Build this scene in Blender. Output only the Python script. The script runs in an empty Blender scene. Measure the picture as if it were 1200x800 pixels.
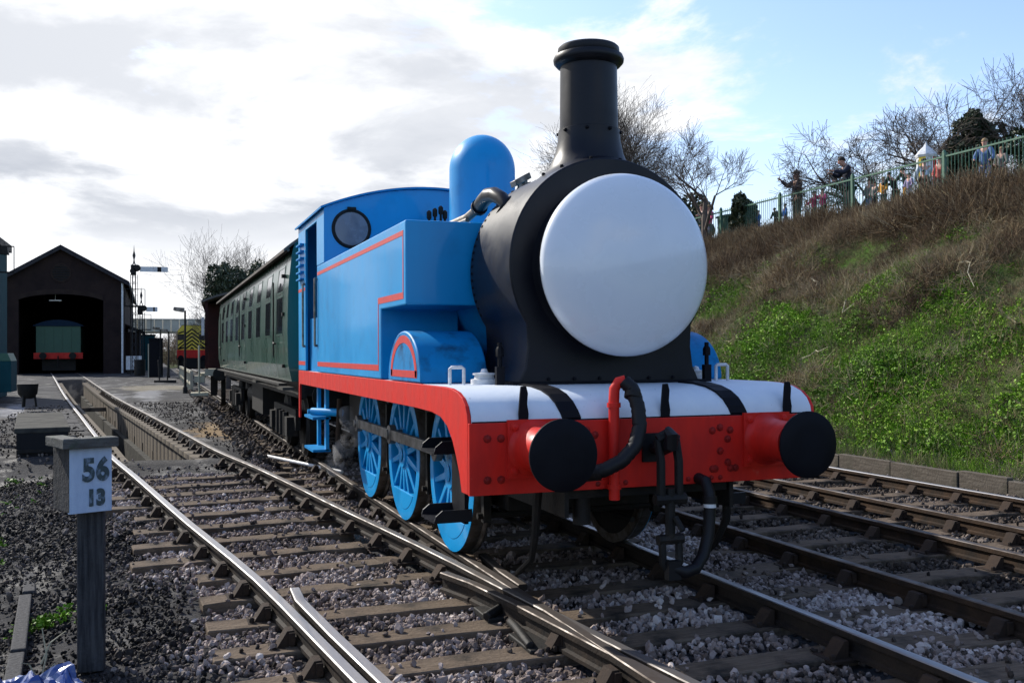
import bpy, bmesh, math, random
import numpy as np
from mathutils import Vector, Matrix, noise
random.seed(7); rng = np.random.default_rng(7)
sc = bpy.context.scene; C = sc.collection
R = math.radians; PI = math.pi

# ------------------------------------------------------------------ camera, world, sun, exposure
cd = bpy.data.cameras.new('camera'); cam = bpy.data.objects.new('camera', cd); C.objects.link(cam)
cd.sensor_width = 36; cd.lens = 1160.53/1200*36; cd.clip_start = .05; cd.clip_end = 5000
YAW, PITCH, ROLL = .3481, .0103, -.0052
fw = Vector((math.sin(YAW)*math.cos(PITCH), math.cos(YAW)*math.cos(PITCH), math.sin(PITCH)))
rt = Vector((math.cos(YAW), -math.sin(YAW), 0)); up = rt.cross(fw)
r2 = rt*math.cos(ROLL)+up*math.sin(ROLL); u2 = -rt*math.sin(ROLL)+up*math.cos(ROLL)
m = Matrix.Identity(4)
for i in range(3): m[i][0] = r2[i]; m[i][1] = u2[i]; m[i][2] = -fw[i]
m.translation = (-3.1525, -5.9301, 1.6656); cam.matrix_world = m; sc.camera = cam
cd.dof.use_dof = False

SUN_EL, SUN_AZ = R(35), R(-29)          # azimuth clockwise from +Y
sd = Vector((math.sin(SUN_AZ)*math.cos(SUN_EL), math.cos(SUN_AZ)*math.cos(SUN_EL), math.sin(SUN_EL)))
sl = bpy.data.lights.new('sun', 'SUN'); sl.energy = 4.9; sl.angle = R(.6); sl.color = (1, .95, .87)
so = bpy.data.objects.new('sun', sl); C.objects.link(so); so.rotation_euler = (-sd).to_track_quat('-Z', 'Y').to_euler()
so.location = sd*60
sc.view_settings.view_transform = 'Standard'; sc.view_settings.look = 'None'
sc.view_settings.exposure = 0.32; sc.view_settings.gamma = 1

def build_world():
    w = bpy.data.worlds.new('World'); sc.world = w; w.use_nodes = True
    nt = w.node_tree; N = nt.nodes; L = nt.links; N.clear()
    out = N.new('ShaderNodeOutputWorld'); bg = N.new('ShaderNodeBackground')
    sky = N.new('ShaderNodeTexSky'); sky.sky_type = 'NISHITA'; sky.sun_disc = False
    sky.sun_elevation = SUN_EL; sky.sun_rotation = SUN_AZ % (2*PI); sky.air_density = 1; sky.dust_density = 1.2; sky.ozone_density = 1.5
    bg.inputs['Strength'].default_value = .12
    tc = N.new('ShaderNodeTexCoord'); sep = N.new('ShaderNodeSeparateXYZ'); L.new(tc.outputs['Generated'], sep.inputs[0])
    def M(op, a, b=None, c=None):
        n = N.new('ShaderNodeMath'); n.operation = op
        for i, v in enumerate((a, b, c)):
            if v is None: continue
            if isinstance(v, (int, float)): n.inputs[i].default_value = v
            else: L.new(v, n.inputs[i])
        return n.outputs[0]
    z = M('MAXIMUM', sep.outputs[2], 0.0); zz = M('ADD', z, .16)
    cx = M('DIVIDE', sep.outputs[0], zz); cy = M('DIVIDE', sep.outputs[1], zz)
    cmb = N.new('ShaderNodeCombineXYZ'); L.new(cx, cmb.inputs[0]); L.new(cy, cmb.inputs[1])
    def noise_(scale, det, rough, off, dist=0.):
        mp = N.new('ShaderNodeMapping'); mp.inputs['Location'].default_value = off; L.new(cmb.outputs[0], mp.inputs[0])
        n = N.new('ShaderNodeTexNoise'); n.inputs['Scale'].default_value = scale; n.inputs['Detail'].default_value = det
        n.inputs['Roughness'].default_value = rough; n.inputs['Distortion'].default_value = dist; L.new(mp.outputs[0], n.inputs[0]); return n.outputs[0]
    def ramp(v, a, b):
        n = N.new('ShaderNodeMapRange'); n.interpolation_type = 'SMOOTHSTEP'
        n.inputs[1].default_value = a; n.inputs[2].default_value = b; L.new(v, n.inputs[0]); return n.outputs[0]
    big = noise_(.42, 9, .58, (3.1, 1.7, 0)); med = noise_(1.7, 10, .62, (8.2, 4.4, 0), .3); shd = noise_(1.25, 9, .56, (2.6, 5.1, 0), .25)
    # cover is heavy towards the sun (left), broken towards the right
    dr = N.new('ShaderNodeVectorMath'); dr.operation = 'DOT_PRODUCT'; L.new(tc.outputs['Generated'], dr.inputs[0])
    dr.inputs[1].default_value = (math.sin(R(-30)), math.cos(R(-30)), 0)
    side = ramp(dr.outputs['Value'], .36, .95)
    cov = M('ADD', M('MULTIPLY', big, .55), M('MULTIPLY', med, .45))
    cov = M('ADD', cov, M('MULTIPLY', side, .26))
    mask = ramp(cov, .55, .625)
    haze = ramp(z, .30, .0)                                        # thin milky air near the horizon
    grey = M('MULTIPLY', ramp(shd, .43, .56), M('ADD', M('MULTIPLY', ramp(big, .38, .62), .6), .45))
    grey = M('MULTIPLY', M('MULTIPLY', grey, ramp(z, .05, .19)), M('ADD', M('MULTIPLY', side, 1.0), .18))
    cc = N.new('ShaderNodeMix'); cc.data_type = 'RGBA'; L.new(grey, cc.inputs[0])
    cc.inputs[6].default_value = (7.9, 8.0, 8.2, 1); cc.inputs[7].default_value = (2.9, 3.2, 3.8, 1)
    hz = N.new('ShaderNodeMix'); hz.data_type = 'RGBA'; L.new(M('MULTIPLY', haze, .55), hz.inputs[0])
    sg = N.new('ShaderNodeMix'); sg.data_type = 'RGBA'; sg.blend_type = 'MULTIPLY'; sg.inputs[0].default_value = 1
    L.new(sky.outputs[0], sg.inputs[6]); sg.inputs[7].default_value = (1.55, 1.58, 1.78, 1)
    L.new(sg.outputs[2], hz.inputs[6]); hz.inputs[7].default_value = (6.2, 7.4, 8.2, 1)
    mx = N.new('ShaderNodeMix'); mx.data_type = 'RGBA'; L.new(mask, mx.inputs[0]); L.new(hz.outputs[2], mx.inputs[6]); L.new(cc.outputs[2], mx.inputs[7])
    L.new(mx.outputs[2], bg.inputs[0]); L.new(bg.outputs[0], out.inputs[0])
build_world()

# ------------------------------------------------------------------ materials
def mat(name, col, rough=.6, metal=0., col2=None, nscale=6., streak=None, bump=0., bscale=40., coat=0., spec=.5, thr=(.35, .65), detail=6, col3=None, n3=1.2, t3=(.5, .7), rvar=0., alpha=None):
    mt = bpy.data.materials.new(name); mt.use_nodes = True; nt = mt.node_tree; N = nt.nodes; L = nt.links
    b = N['Principled BSDF']; b.inputs['Roughness'].default_value = rough; b.inputs['Metallic'].default_value = metal
    b.inputs['Specular IOR Level'].default_value = spec
    if coat: b.inputs['Coat Weight'].default_value = coat; b.inputs['Coat Roughness'].default_value = .08
    b.inputs['Base Color'].default_value = (*col, 1)
    tc = N.new('ShaderNodeTexCoord'); src = tc.outputs['Object']
    def nz(scale, det=6, vec=None, ro=.6):
        n = N.new('ShaderNodeTexNoise'); n.inputs['Scale'].default_value = scale; n.inputs['Detail'].default_value = det; n.inputs['Roughness'].default_value = ro
        L.new(vec or src, n.inputs[0]); return n.outputs[0]
    def mr(v, a, b_, c=0., d=1.):
        n = N.new('ShaderNodeMapRange'); n.inputs[1].default_value = a; n.inputs[2].default_value = b_; n.inputs[3].default_value = c; n.inputs[4].default_value = d
        L.new(v, n.inputs[0]); return n.outputs[0]
    def mix(f, a, b_):
        n = N.new('ShaderNodeMix'); n.data_type = 'RGBA'; L.new(f, n.inputs[0])
        for i, v in ((6, a), (7, b_)):
            if isinstance(v, tuple): n.inputs[i].default_value = (*v, 1)
            else: L.new(v, n.inputs[i])
        return n.outputs[2]
    cur = col
    if col2:
        v = src
        if streak:
            mp = N.new('ShaderNodeMapping'); mp.inputs['Scale'].default_value = streak; L.new(src, mp.inputs[0]); v = mp.outputs[0]
        f = mr(nz(nscale, detail, v), *thr)
        cur = mix(f, col, col2)
        if rvar:
            L.new(mr(f, 0, 1, rough, min(1, rough+rvar)), b.inputs['Roughness'])
    if col3: cur = mix(mr(nz(n3, 5), *t3), cur, col3)
    if not isinstance(cur, tuple): L.new(cur, b.inputs['Base Color'])
    if bump:
        bp = N.new('ShaderNodeBump'); bp.inputs['Strength'].default_value = bump; bp.inputs['Distance'].default_value = .02
        L.new(nz(bscale, 5), bp.inputs['Height']); L.new(bp.outputs[0], b.inputs['Normal'])
    if alpha is not None: b.inputs['Alpha'].default_value = alpha
    return mt
M = {}
M['blue'] = mat('blue_paint', (.001, .255, .58), .36, col2=(.003, .30, .65), nscale=2.2, streak=(1, 1, .35), rvar=.15, coat=.22, spec=.2, bump=.10, bscale=2.2, col3=(.002, .215, .49), n3=3, t3=(.55, .8))
M['blue_sooty'] = mat('blue_paint_sooty', (.001, .215, .53), .42, spec=.2, col2=(.001, .18, .42), nscale=4, col3=(.004, .04, .10), n3=5.5, t3=(.50, .74), rvar=.2, bump=.06, bscale=6)
M['blue_matt'] = mat('blue_paint_dull', (.001, .225, .53), .5, spec=.15, col2=(.015, .14, .34), nscale=5, thr=(.45, .8), bump=.05, bscale=8)
M['red'] = mat('red_paint', (.66, .020, .012), .36, spec=.25, col2=(.50, .015, .010), nscale=7, streak=(1, 1, .4), rvar=.2, bump=.06, bscale=14, col3=(.62, .10, .07), n3=11, t3=(.66, .8))
M['red_dark'] = mat('red_paint_dark', (.34, .012, .009), .5, spec=.2, col2=(.16, .010, .009), nscale=14)  # darker red, so the beam bolts stand out
M['lining'] = mat('red_lining', (.62, .035, .03), .4, col2=(.5, .03, .03), nscale=20)
M['black'] = mat('black_paint', (.0035, .004, .007), .5, spec=.12, col2=(.007, .0075, .011), nscale=4, rvar=.2, bump=.06, bscale=12)
M['black_gloss'] = mat('black_gloss', (.004, .005, .010), .33, spec=.25, col2=(.009, .010, .015), nscale=3, rvar=.15, bump=.03, bscale=6)
M['grime'] = mat('grimy_black', (.010, .0095, .009), .65, spec=.25, col2=(.028, .022, .017), nscale=9, thr=(.5, .8), bump=.25, bscale=30)
M['rubber'] = mat('black_rubber', (.006, .006, .0075), .55, spec=.3, bump=.1, bscale=60)
M['door'] = mat('pale_enamel', (.76, .80, .85), .22, col2=(.72, .77, .83), nscale=2.5, coat=.5, rvar=.12, col3=(.68, .73, .78), n3=5, t3=(.62, .85), bump=.02, bscale=4)
M['apron'] = mat('pale_grey_paint', (.62, .68, .75), .5, col2=(.68, .73, .78), nscale=9, thr=(.3, .7), bump=.08, bscale=18, col3=(.20, .24, .28), n3=34, t3=(.68, .74))
M['white'] = mat('white_paint', (.72, .74, .76), .4, col2=(.5, .5, .5), nscale=12)
M['steel'] = mat('worn_steel', (.22, .21, .20), .35, .85, col2=(.10, .08, .06), nscale=10, rvar=.25)
M['rodsteel'] = mat('oily_steel', (.20, .19, .18), .42, .6, col2=(.08, .07, .06), nscale=7, rvar=.2)
M['railtop'] = mat('rail_steel_polished', (.34, .34, .345), .34, .85, col2=(.26, .25, .25), nscale=3, streak=(8, .5, 1), rvar=.25)
M['railmid'] = mat('rail_worn_top', (.16, .152, .148), .48, .7, col2=(.12, .105, .095), nscale=3, streak=(8, .5, 1), rvar=.2)
M['railside'] = mat('rail_rust', (.022, .016, .012), .8, spec=.2, col2=(.055, .032, .018), nscale=5, bump=.3, bscale=40)
M['railblack'] = mat('rail_greasy_side', (.012, .010, .009), .75, spec=.2, col2=(.032, .022, .015), nscale=5, bump=.3, bscale=40)
M['raildull'] = mat('rail_dull_top', (.12, .105, .095), .42, .6, col2=(.06, .045, .036), nscale=4, rvar=.3)
M['chair'] = mat('rail_chair_iron', (.018, .014, .012), .85, spec=.2, col2=(.045, .028, .018), nscale=6, bump=.3, bscale=50)
M['wood'] = mat('sleeper_wood', (.09, .066, .047), .9, spec=.12, col2=(.15, .115, .083), nscale=4, streak=(1.2, 14, 14), bump=.6, bscale=30, col3=(.03, .026, .022), n3=3, t3=(.5, .7))
M['postwood'] = mat('weathered_post', (.020, .020, .022), .85, spec=.2, col2=(.06, .06, .062), nscale=5, streak=(9, 9, .7), bump=.5, bscale=30)
M['capwood'] = mat('capping_wood', (.05, .048, .045), .9, col2=(.11, .11, .10), nscale=6, streak=(1.5, 9, 9), bump=.5, bscale=40, col3=(.04, .06, .035), n3=9, t3=(.55, .75))
M['signface'] = mat('sign_white', (.42, .53, .68), .5, col2=(.34, .44, .60), nscale=6, streak=(3, 3, 1), bump=.12, bscale=40, col3=(.16, .2, .26), n3=30, t3=(.66, .74))
M['digit'] = mat('digit_dark', (.03, .055, .065), .6, col2=(.14, .20, .27), nscale=26, thr=(.52, .62))
M['concrete'] = mat('pit_concrete', (.19, .16, .12), .9, spec=.1, col2=(.10, .085, .068), nscale=3, streak=(1, 1, .5), bump=.4, bscale=25, col3=(.06, .05, .045), n3=2.2, t3=(.5, .72))
M['ash_slab'] = mat('stone_slab', (.075, .073, .062), .9, spec=.1, col2=(.035, .034, .032), nscale=4, bump=.3, bscale=20)
M['brick_dark'] = mat('sooty_brick', (.018, .012, .012), .9, spec=.15, col2=(.030, .019, .017), nscale=1.2, bump=.3, bscale=12)
M['brick_trim'] = mat('brick_trim', (.024, .016, .014), .9, spec=.15, col2=(.036, .024, .020), nscale=2)
M['slate'] = mat('slate_roof', (.03, .028, .032), .85, spec=.1, col2=(.045, .042, .046), nscale=3)
M['coachgreen'] = mat('coach_green', (.010, .062, .042), .25, col2=(.014, .072, .05), nscale=2, streak=(1, 1, .3), rvar=.12, coat=.5)
M['coachroof'] = mat('coach_roof', (.15, .135, .12), .85, spec=.15, col2=(.09, .08, .075), nscale=2)
M['maroon'] = mat('van_maroon', (.045, .014, .013), .7, spec=.15, col2=(.03, .012, .012), nscale=3)
M['cream'] = mat('cream_paint', (.45, .42, .30), .6, col2=(.3, .28, .22), nscale=3)
M['bridge'] = mat('bridge_concrete', (.62, .58, .46), .85, col2=(.52, .48, .38), nscale=.8)
M['shedgreen'] = mat('wagon_green', (.02, .09, .055), .5, col2=(.024, .10, .06), nscale=2)
M['roofblue'] = mat('roof_blue', (.012, .03, .06), .7, spec=.1)
M['teal'] = mat('teal_paint', (.008, .045, .055), .8, spec=.1, col2=(.012, .06, .07), nscale=3)
M['yellow'] = mat('warning_yellow', (.85, .62, .05), .5, col2=(.75, .55, .05), nscale=3)
M['green_metal'] = mat('fence_green', (.05, .15, .09), .5, col2=(.04, .11, .07), nscale=6)
M['bin'] = mat('bin_green', (.035, .085, .05), .5)
M['bark'] = mat('bark', (.050, .040, .033), .95, col2=(.09, .075, .06), nscale=7, bump=.3, bscale=30)
M['twigtree'] = mat('tree_twigs', (.065, .048, .038), .95, col2=(.10, .078, .062), nscale=3)
M['ivy'] = mat('evergreen_leaf', (.022, .036, .016), .6, col2=(.045, .06, .025), nscale=3)
M['drystalk'] = mat('dry_stalk', (.35, .32, .22), .8)
M['glassdark'] = mat('window_glass', (.02, .025, .03), .06, spec=.8)
M['glassgrey'] = mat('spectacle_glass', (.09, .12, .17), .12, spec=.6, col2=(.14, .17, .23), nscale=5, rvar=.3)
M['dark'] = mat('dark_void', (.006, .006, .007), .9)
M['bagblue'] = mat('blue_plastic', (.015, .05, .22), .22, col2=(.16, .20, .30), nscale=5, thr=(.5, .7), spec=.7)
M['blacktarp'] = mat('black_plastic', (.012, .013, .016), .25)
M['skin'] = mat('skin', (.50, .27, .20), .55)
def glass(name, tint=(.55, .65, .68), rough=.02):
    g = bpy.data.materials.new(name); g.use_nodes = True; b = g.node_tree.nodes['Principled BSDF']
    b.inputs['Base Color'].default_value = (*tint, 1); b.inputs['Roughness'].default_value = rough; b.inputs['Transmission Weight'].default_value = .85; b.inputs['IOR'].default_value = 1.1
    return g
def cloth(name, c): M[name] = mat(name, c, .85, col2=tuple(v*.8 for v in c), nscale=12); return M[name]

M['banksoil'] = mat('bank_soil', (.085, .068, .045), .95, spec=.1, col2=(.06, .12, .018), nscale=1.1, thr=(.4, .6), bump=.8, bscale=14, detail=9)
# ground material: dark ash, coal, pale patches
def ground_mat():
    mt = bpy.data.materials.new('ash_ground'); mt.use_nodes = True; nt = mt.node_tree; N = nt.nodes; L = nt.links; b = N['Principled BSDF']
    g = N.new('ShaderNodeNewGeometry'); pos = g.outputs['Position']
    def nz(s, d=6, r=.6, off=0, w=None):
        mp = N.new('ShaderNodeMapping'); mp.inputs['Location'].default_value = (off, off*.7, 0); L.new(pos, mp.inputs[0])
        if w: mp.inputs['Scale'].default_value = w
        n = N.new('ShaderNodeTexNoise'); n.inputs['Scale'].default_value = s; n.inputs['Detail'].default_value = d; n.inputs['Roughness'].default_value = r; L.new(mp.outputs[0], n.inputs[0]); return n.outputs[0]
    def mr(v, a, b_):
        n = N.new('ShaderNodeMapRange'); n.inputs[1].default_value = a; n.inputs[2].default_value = b_; L.new(v, n.inputs[0]); return n.outputs[0]
    def mix(f, a, b_):
        n = N.new('ShaderNodeMix'); n.data_type = 'RGBA'; L.new(f, n.inputs[0])
        for i, v in ((6, a), (7, b_)):
            if isinstance(v, tuple): n.inputs[i].default_value = (*v, 1)
            else: L.new(v, n.inputs[i])
        return n.outputs[2]
    def blob(cx, cy, rx, ry, soft=.35):       # a stain of its own shape
        s = N.new('ShaderNodeVectorMath'); s.operation = 'SUBTRACT'; L.new(pos, s.inputs[0]); s.inputs[1].default_value = (cx, cy, 0)
        d = N.new('ShaderNodeVectorMath'); d.operation = 'MULTIPLY'; L.new(s.outputs[0], d.inputs[0]); d.inputs[1].default_value = (1/rx, 1/ry, 0)
        l = N.new('ShaderNodeVectorMath'); l.operation = 'LENGTH'; L.new(d.outputs[0], l.inputs[0])
        a = N.new('ShaderNodeMath'); a.operation = 'SUBTRACT'; L.new(mr(nz(2.5, 6, .7, cx), .3, .7), a.inputs[0]); L.new(l.outputs['Value'], a.inputs[1])
        return mr(a.outputs[0], -.55, -.55+soft)
    c = mix(mr(nz(1.4, 9, .72), .35, .65), (.014, .014, .016), (.036, .035, .036))
    c = mix(mr(nz(28, 4, .7, 5), .5, .7), c, (.06, .058, .057))
    c = mix(mr(nz(.9, 6, .6, 11), .56, .68), c, (.007, .007, .008))
    c = mix(blob(-1.75, 14.2, .75, 2.6), c, (.20, .13, .06))
    wet = mr(nz(1.1, 7, .7, 31), .52, .62)           # sandy spill
    c = mix(blob(-4.9, 30, .9, 4.), c, (.20, .20, .20))
    c = mix(blob(-3.3, 33, .5, 6.), c, (.17, .17, .17))
    c = mix(blob(-3.0, 38, 1.6, 3.), c, (.15, .13, .09))
    c = mix(blob(-6.4, 24, .7, 4.), c, (.17, .17, .18))
    L.new(c, b.inputs['Base Color']); b.inputs['Specular IOR Level'].default_value = .22
    rr_ = N.new('ShaderNodeMapRange'); rr_.inputs[3].default_value = .92; rr_.inputs[4].default_value = .42; L.new(wet, rr_.inputs[0]); L.new(rr_.outputs[0], b.inputs['Roughness'])
    L.new(mr(nz(.8, 5, .6, 21), .35, .8), b.inputs['Roughness']) if False else None
    bp = N.new('ShaderNodeBump'); bp.inputs['Strength'].default_value = .9; bp.inputs['Distance'].default_value = .03
    L.new(nz(22, 8, .75, 2), bp.inputs['Height']); L.new(bp.outputs[0], b.inputs['Normal'])
    return mt
M['ground'] = ground_mat()

def varied(name, cols, rough=.8, scale=3., per='rand', trans=0.):
    """colour ramp by instance random (GN instances) or by world noise"""
    mt = bpy.data.materials.new(name); mt.use_nodes = True; nt = mt.node_tree; N = nt.nodes; L = nt.links; b = N['Principled BSDF']; b.inputs['Roughness'].default_value = rough
    cr = N.new('ShaderNodeValToRGB'); e = cr.color_ramp.elements
    while len(e) < len(cols): e.new(.5)
    for i, c in enumerate(cols): e[i].position = i/(len(cols)-1); e[i].color = (*c, 1)
    at = N.new('ShaderNodeAttribute'); at.attribute_type = 'INSTANCER'; at.attribute_name = 'tone'
    L.new(at.outputs['Fac'], cr.inputs[0]); L.new(cr.outputs[0], b.inputs['Base Color'])
    b.inputs['Specular IOR Level'].default_value = .12
    return mt
M['stone'] = varied('ballast_stone', [(.03, .023, .019), (.12, .092, .076), (.24, .19, .165), (.34, .28, .25), (.50, .44, .40)], .8)
M['coal'] = varied('coaly_stone', [(.006, .006, .006), (.018, .016, .015), (.045, .038, .034), (.12, .10, .09)], .7)
M['stone_dark'] = varied('ballast_dark', [(.016, .012, .010), (.050, .039, .031), (.105, .083, .066), (.20, .165, .138)], .85)
M['leaf'] = varied('bank_leaf', [(.05, .10, .010), (.11, .22, .016), (.18, .33, .025), (.28, .42, .06)], .55)
M['bramble'] = varied('bramble_stem', [(.055, .034, .022), (.155, .105, .064), (.25, .185, .11), (.40, .34, .22), (.15, .17, .05)], .9)
M['drygrass'] = varied('dry_grass', [(.10, .095, .045), (.20, .175, .10), (.12, .15, .05), (.28, .24, .16)], .9)

# ------------------------------------------------------------------ mesh helpers
class MB:
    def __init__(s): s.v = []; s.f = []; s.mi = []; s.sm = []; s.cur = 0
    def add(s, vs, fs, smooth=False):
        o = len(s.v); s.v += [tuple(p) for p in vs]
        for f in fs: s.f.append(tuple(i+o for i in f)); s.mi.append(s.cur); s.sm.append(smooth)
        return s
    def box(s, a, b, rz=0, piv=None):
        x0, y0, z0 = a; x1, y1, z1 = b
        vs = [(x0, y0, z0), (x1, y0, z0), (x1, y1, z0), (x0, y1, z0), (x0, y0, z1), (x1, y0, z1), (x1, y1, z1), (x0, y1, z1)]
        if rz:
            cx, cy = piv or ((x0+x1)/2, (y0+y1)/2); c, q = math.cos(rz), math.sin(rz)
            vs = [(cx+(x-cx)*c-(y-cy)*q, cy+(x-cx)*q+(y-cy)*c, z) for x, y, z in vs]
        return s.add(vs, [(0, 3, 2, 1), (4, 5, 6, 7), (0, 1, 5, 4), (1, 2, 6, 5), (2, 3, 7, 6), (3, 0, 4, 7)])
    def tube(s, pts, r, n=8, caps=True, smooth=True, n0=None):
        pts = [Vector(p) for p in pts]; rs = r if isinstance(r, (list, tuple)) else [r]*len(pts)
        vs = []; prev = None
        for i, p in enumerate(pts):
            t = (pts[min(i+1, len(pts)-1)]-pts[max(i-1, 0)]).normalized()
            if prev is None: a = t.orthogonal().normalized()
            else: a = (prev-t*prev.dot(t)).normalized()
            prev = a; b = t.cross(a)
            for k in range(n):
                w = 2*PI*k/n; vs.append(p+(a*math.cos(w)+b*math.sin(w))*rs[i])
        fs = []
        for i in range(len(pts)-1):
            for k in range(n): fs.append((i*n+k, i*n+(k+1) % n, (i+1)*n+(k+1) % n, (i+1)*n+k))
        s.add(vs, fs, smooth)
        if caps: s.add(vs[:n], [tuple(range(n))[::-1]]); s.add(vs[-n:], [tuple(range(n))])
        return s
    def lathe(s, prof, o, ax=(0, 0, 1), n=32, smooth=True):
        """prof: list of (radius, height along ax)"""
        ax = Vector(ax).normalized(); a = ax.orthogonal().normalized(); b = ax.cross(a); o = Vector(o)
        vs = [o+ax*h+(a*math.cos(2*PI*k/n)+b*math.sin(2*PI*k/n))*max(r, 1e-4) for r, h in prof for k in range(n)]
        fs = [(i*n+k, i*n+(k+1) % n, (i+1)*n+(k+1) % n, (i+1)*n+k) for i in range(len(prof)-1) for k in range(n)]
        s.add(vs, fs, smooth)
        closed = abs(prof[0][0]-prof[-1][0])+abs(prof[0][1]-prof[-1][1]) < 1e-5
        if prof[0][0] > .002 and not closed: s.add(vs[:n], [tuple(range(n))[::-1]])
        if prof[-1][0] > .002 and not closed: s.add(vs[-n:], [tuple(range(n))])
        return s
    def prism(s, poly, ax, a, b, smooth=False):
        """poly of 2-D points in the plane across ax ('x': (y,z), 'y': (x,z), 'z': (x,y)) from a to b"""
        def P(p, t): return {'x': (t, p[0], p[1]), 'y': (p[0], t, p[1]), 'z': (p[0], p[1], t)}[ax]
        n = len(poly); A = [P(p, a) for p in poly]; B = [P(p, b) for p in poly]
        s.add(A+B, [(i, (i+1) % n, n+(i+1) % n, n+i) for i in range(n)], smooth)
        s.add(A, [tuple(range(n))[::-1]]); s.add(B, [tuple(range(n))]); return s
    def strip(s, path, width, ax='x'):
        return s
    def build(s, name, m, parent=None, bevel=0, kind=None, label=None, auto=True):
        me = bpy.data.meshes.new(name); me.from_pydata(s.v, [], s.f); me.validate()
        ms = m if isinstance(m, (list, tuple)) else [m]
        for k in ms: me.materials.append(k)
        if len(me.polygons) == len(s.f):
            me.polygons.foreach_set('use_smooth', s.sm); me.polygons.foreach_set('material_index', s.mi)
        bm = bmesh.new(); bm.from_mesh(me); bmesh.ops.remove_doubles(bm, verts=bm.verts, dist=1e-5) if not bevel == -1 else None
        bmesh.ops.recalc_face_normals(bm, faces=bm.faces); bm.to_mesh(me); bm.free()
        if any(s.sm):
            try: me.set_sharp_from_angle(angle=R(38))
            except Exception: pass
        o = bpy.data.objects.new(name, me); C.objects.link(o)
        if parent is not None: o.parent = parent
        if bevel > 0:
            b = o.modifiers.new('bevel', 'BEVEL'); b.width = bevel; b.segments = 2; b.limit_method = 'ANGLE'; b.angle_limit = R(40)
        if kind: o['kind'] = kind
        if label: o['label'] = label
        return o
def arr(name, V, F, m, parent=None, smooth=False, kind=None):
    me = bpy.data.meshes.new(name); me.from_pydata([tuple(v) for v in V], [], [tuple(f) for f in F]); me.materials.append(m)
    if smooth: me.polygons.foreach_set('use_smooth', [True]*len(me.polygons))
    me.update(); o = bpy.data.objects.new(name, me); C.objects.link(o)
    if parent is not None: o.parent = parent
    if kind: o['kind'] = kind
    return o
def tag(o, label, cat, group=None, kind=None):
    if label: o['label'] = label
    if cat: o['category'] = cat
    if group: o['group'] = group
    if kind: o['kind'] = kind
    return o
def thing(name, label, cat, loc=(0, 0, 0), rz=0, group=None):
    o = bpy.data.objects.new(name, None); C.objects.link(o); o.empty_display_size = .2
    o.location = loc; o.rotation_euler = (0, 0, rz)
    group = group or {'lamp_post': 'yard lamp posts', 'bare_tree': 'leafless trees', 'evergreen_bush': 'dark evergreens', 'evergreen_tree': 'dark evergreens', 'person': 'spectators behind the railings', 'railway_track': 'tracks through the yard', 'semaphore_signal': 'signals by the shed', 'timber_edging': 'timber edgings'}.get(name)
    return tag(o, label, cat, group)
def dup(root, loc=None, rz=None, label=None):
    r = root.copy(); C.objects.link(r)
    if loc is not None: r.location = loc
    if rz is not None: r.rotation_euler = (0, 0, rz)
    if label: r['label'] = label
    for ch in list(root.children):
        c = ch.copy(); C.objects.link(c); c.parent = r
        for g in list(ch.children):
            d = g.copy(); C.objects.link(d); d.parent = c
    return r
def inst(src, parent, loc, rot=(0, 0, 0), scl=(1, 1, 1)):
    o = src.copy(); C.objects.link(o); o.parent = parent; o.location = loc; o.rotation_euler = rot; o.scale = scl; return o
def smooth01(t): t = np.clip(t, 0, 1); return t*t*(3-2*t)

# ------------------------------------------------------------------ lie of the land
SY = np.array([-9, -4, -1, 1.5, 4.4, 6.2, 9, 13.2, 20, 28, 50, 66, 75.]); SX = np.array([-.55, -1.08, -1.40, -1.67, -2.18, -2.48, -2.90, -3.34, -4.04, -4.88, -7.12, -8.75, -9.65])
def _spline(xs, ys, q):
    mslope = np.gradient(ys, xs); i = np.clip(np.searchsorted(xs, q)-1, 0, len(xs)-2); h = xs[i+1]-xs[i]; t = (q-xs[i])/h
    return (2*t**3-3*t**2+1)*ys[i]+(t**3-2*t**2+t)*h*mslope[i]+(-2*t**3+3*t**2)*ys[i+1]+(t**3-t**2)*h*mslope[i+1]
def cxs(y): return _spline(SY, SX, np.asarray(y, float))           # siding centre line
def rise(y): return .2*smooth01((np.asarray(y, float)-0)/8.)+.25*smooth01((np.asarray(y, float)-25)/38.)
PIT0, PIT1 = 9.5, 49.
def hnoise(x, y):
    return .012*np.sin(1.7*x+.6*y)*np.cos(1.1*y-.5*x)+.01*np.sin(4.1*x-2.3*y)+.006*np.sin(9.1*y+3*x)
def height(x, y):
    x = np.asarray(x, float); y = np.asarray(y, float)
    wx = smooth01((-1.15-x)/.7)
    z = -.205+hnoise(x, y)+(rise(y)+.170*smooth01((y-8.6)/1.6))*wx
    c = cxs(y); z = np.where((x < c-1.6) & (y < 11), z-.12*smooth01((c-1.6-x)/1.2)*smooth01((11-y)/3), z)
    # the bank to the right
    t = np.clip((x-7.55)/(15.2-7.55), 0, 1)
    bank = 5.45*(t*.9+.1*np.sin(t*PI/2))
    bank += .34*np.sin(.9*y+.7*x)*np.sin(1.3*x-.4*y)*np.clip(t*(1-t)*4, 0, 1)+.10*np.sin(2.9*y+1.7*x)*np.sin(2.3*x)*np.clip(t*(1-t)*4, 0, 1)
    z = np.where(x > 7.03, -.04+bank, z)
    return z
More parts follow.
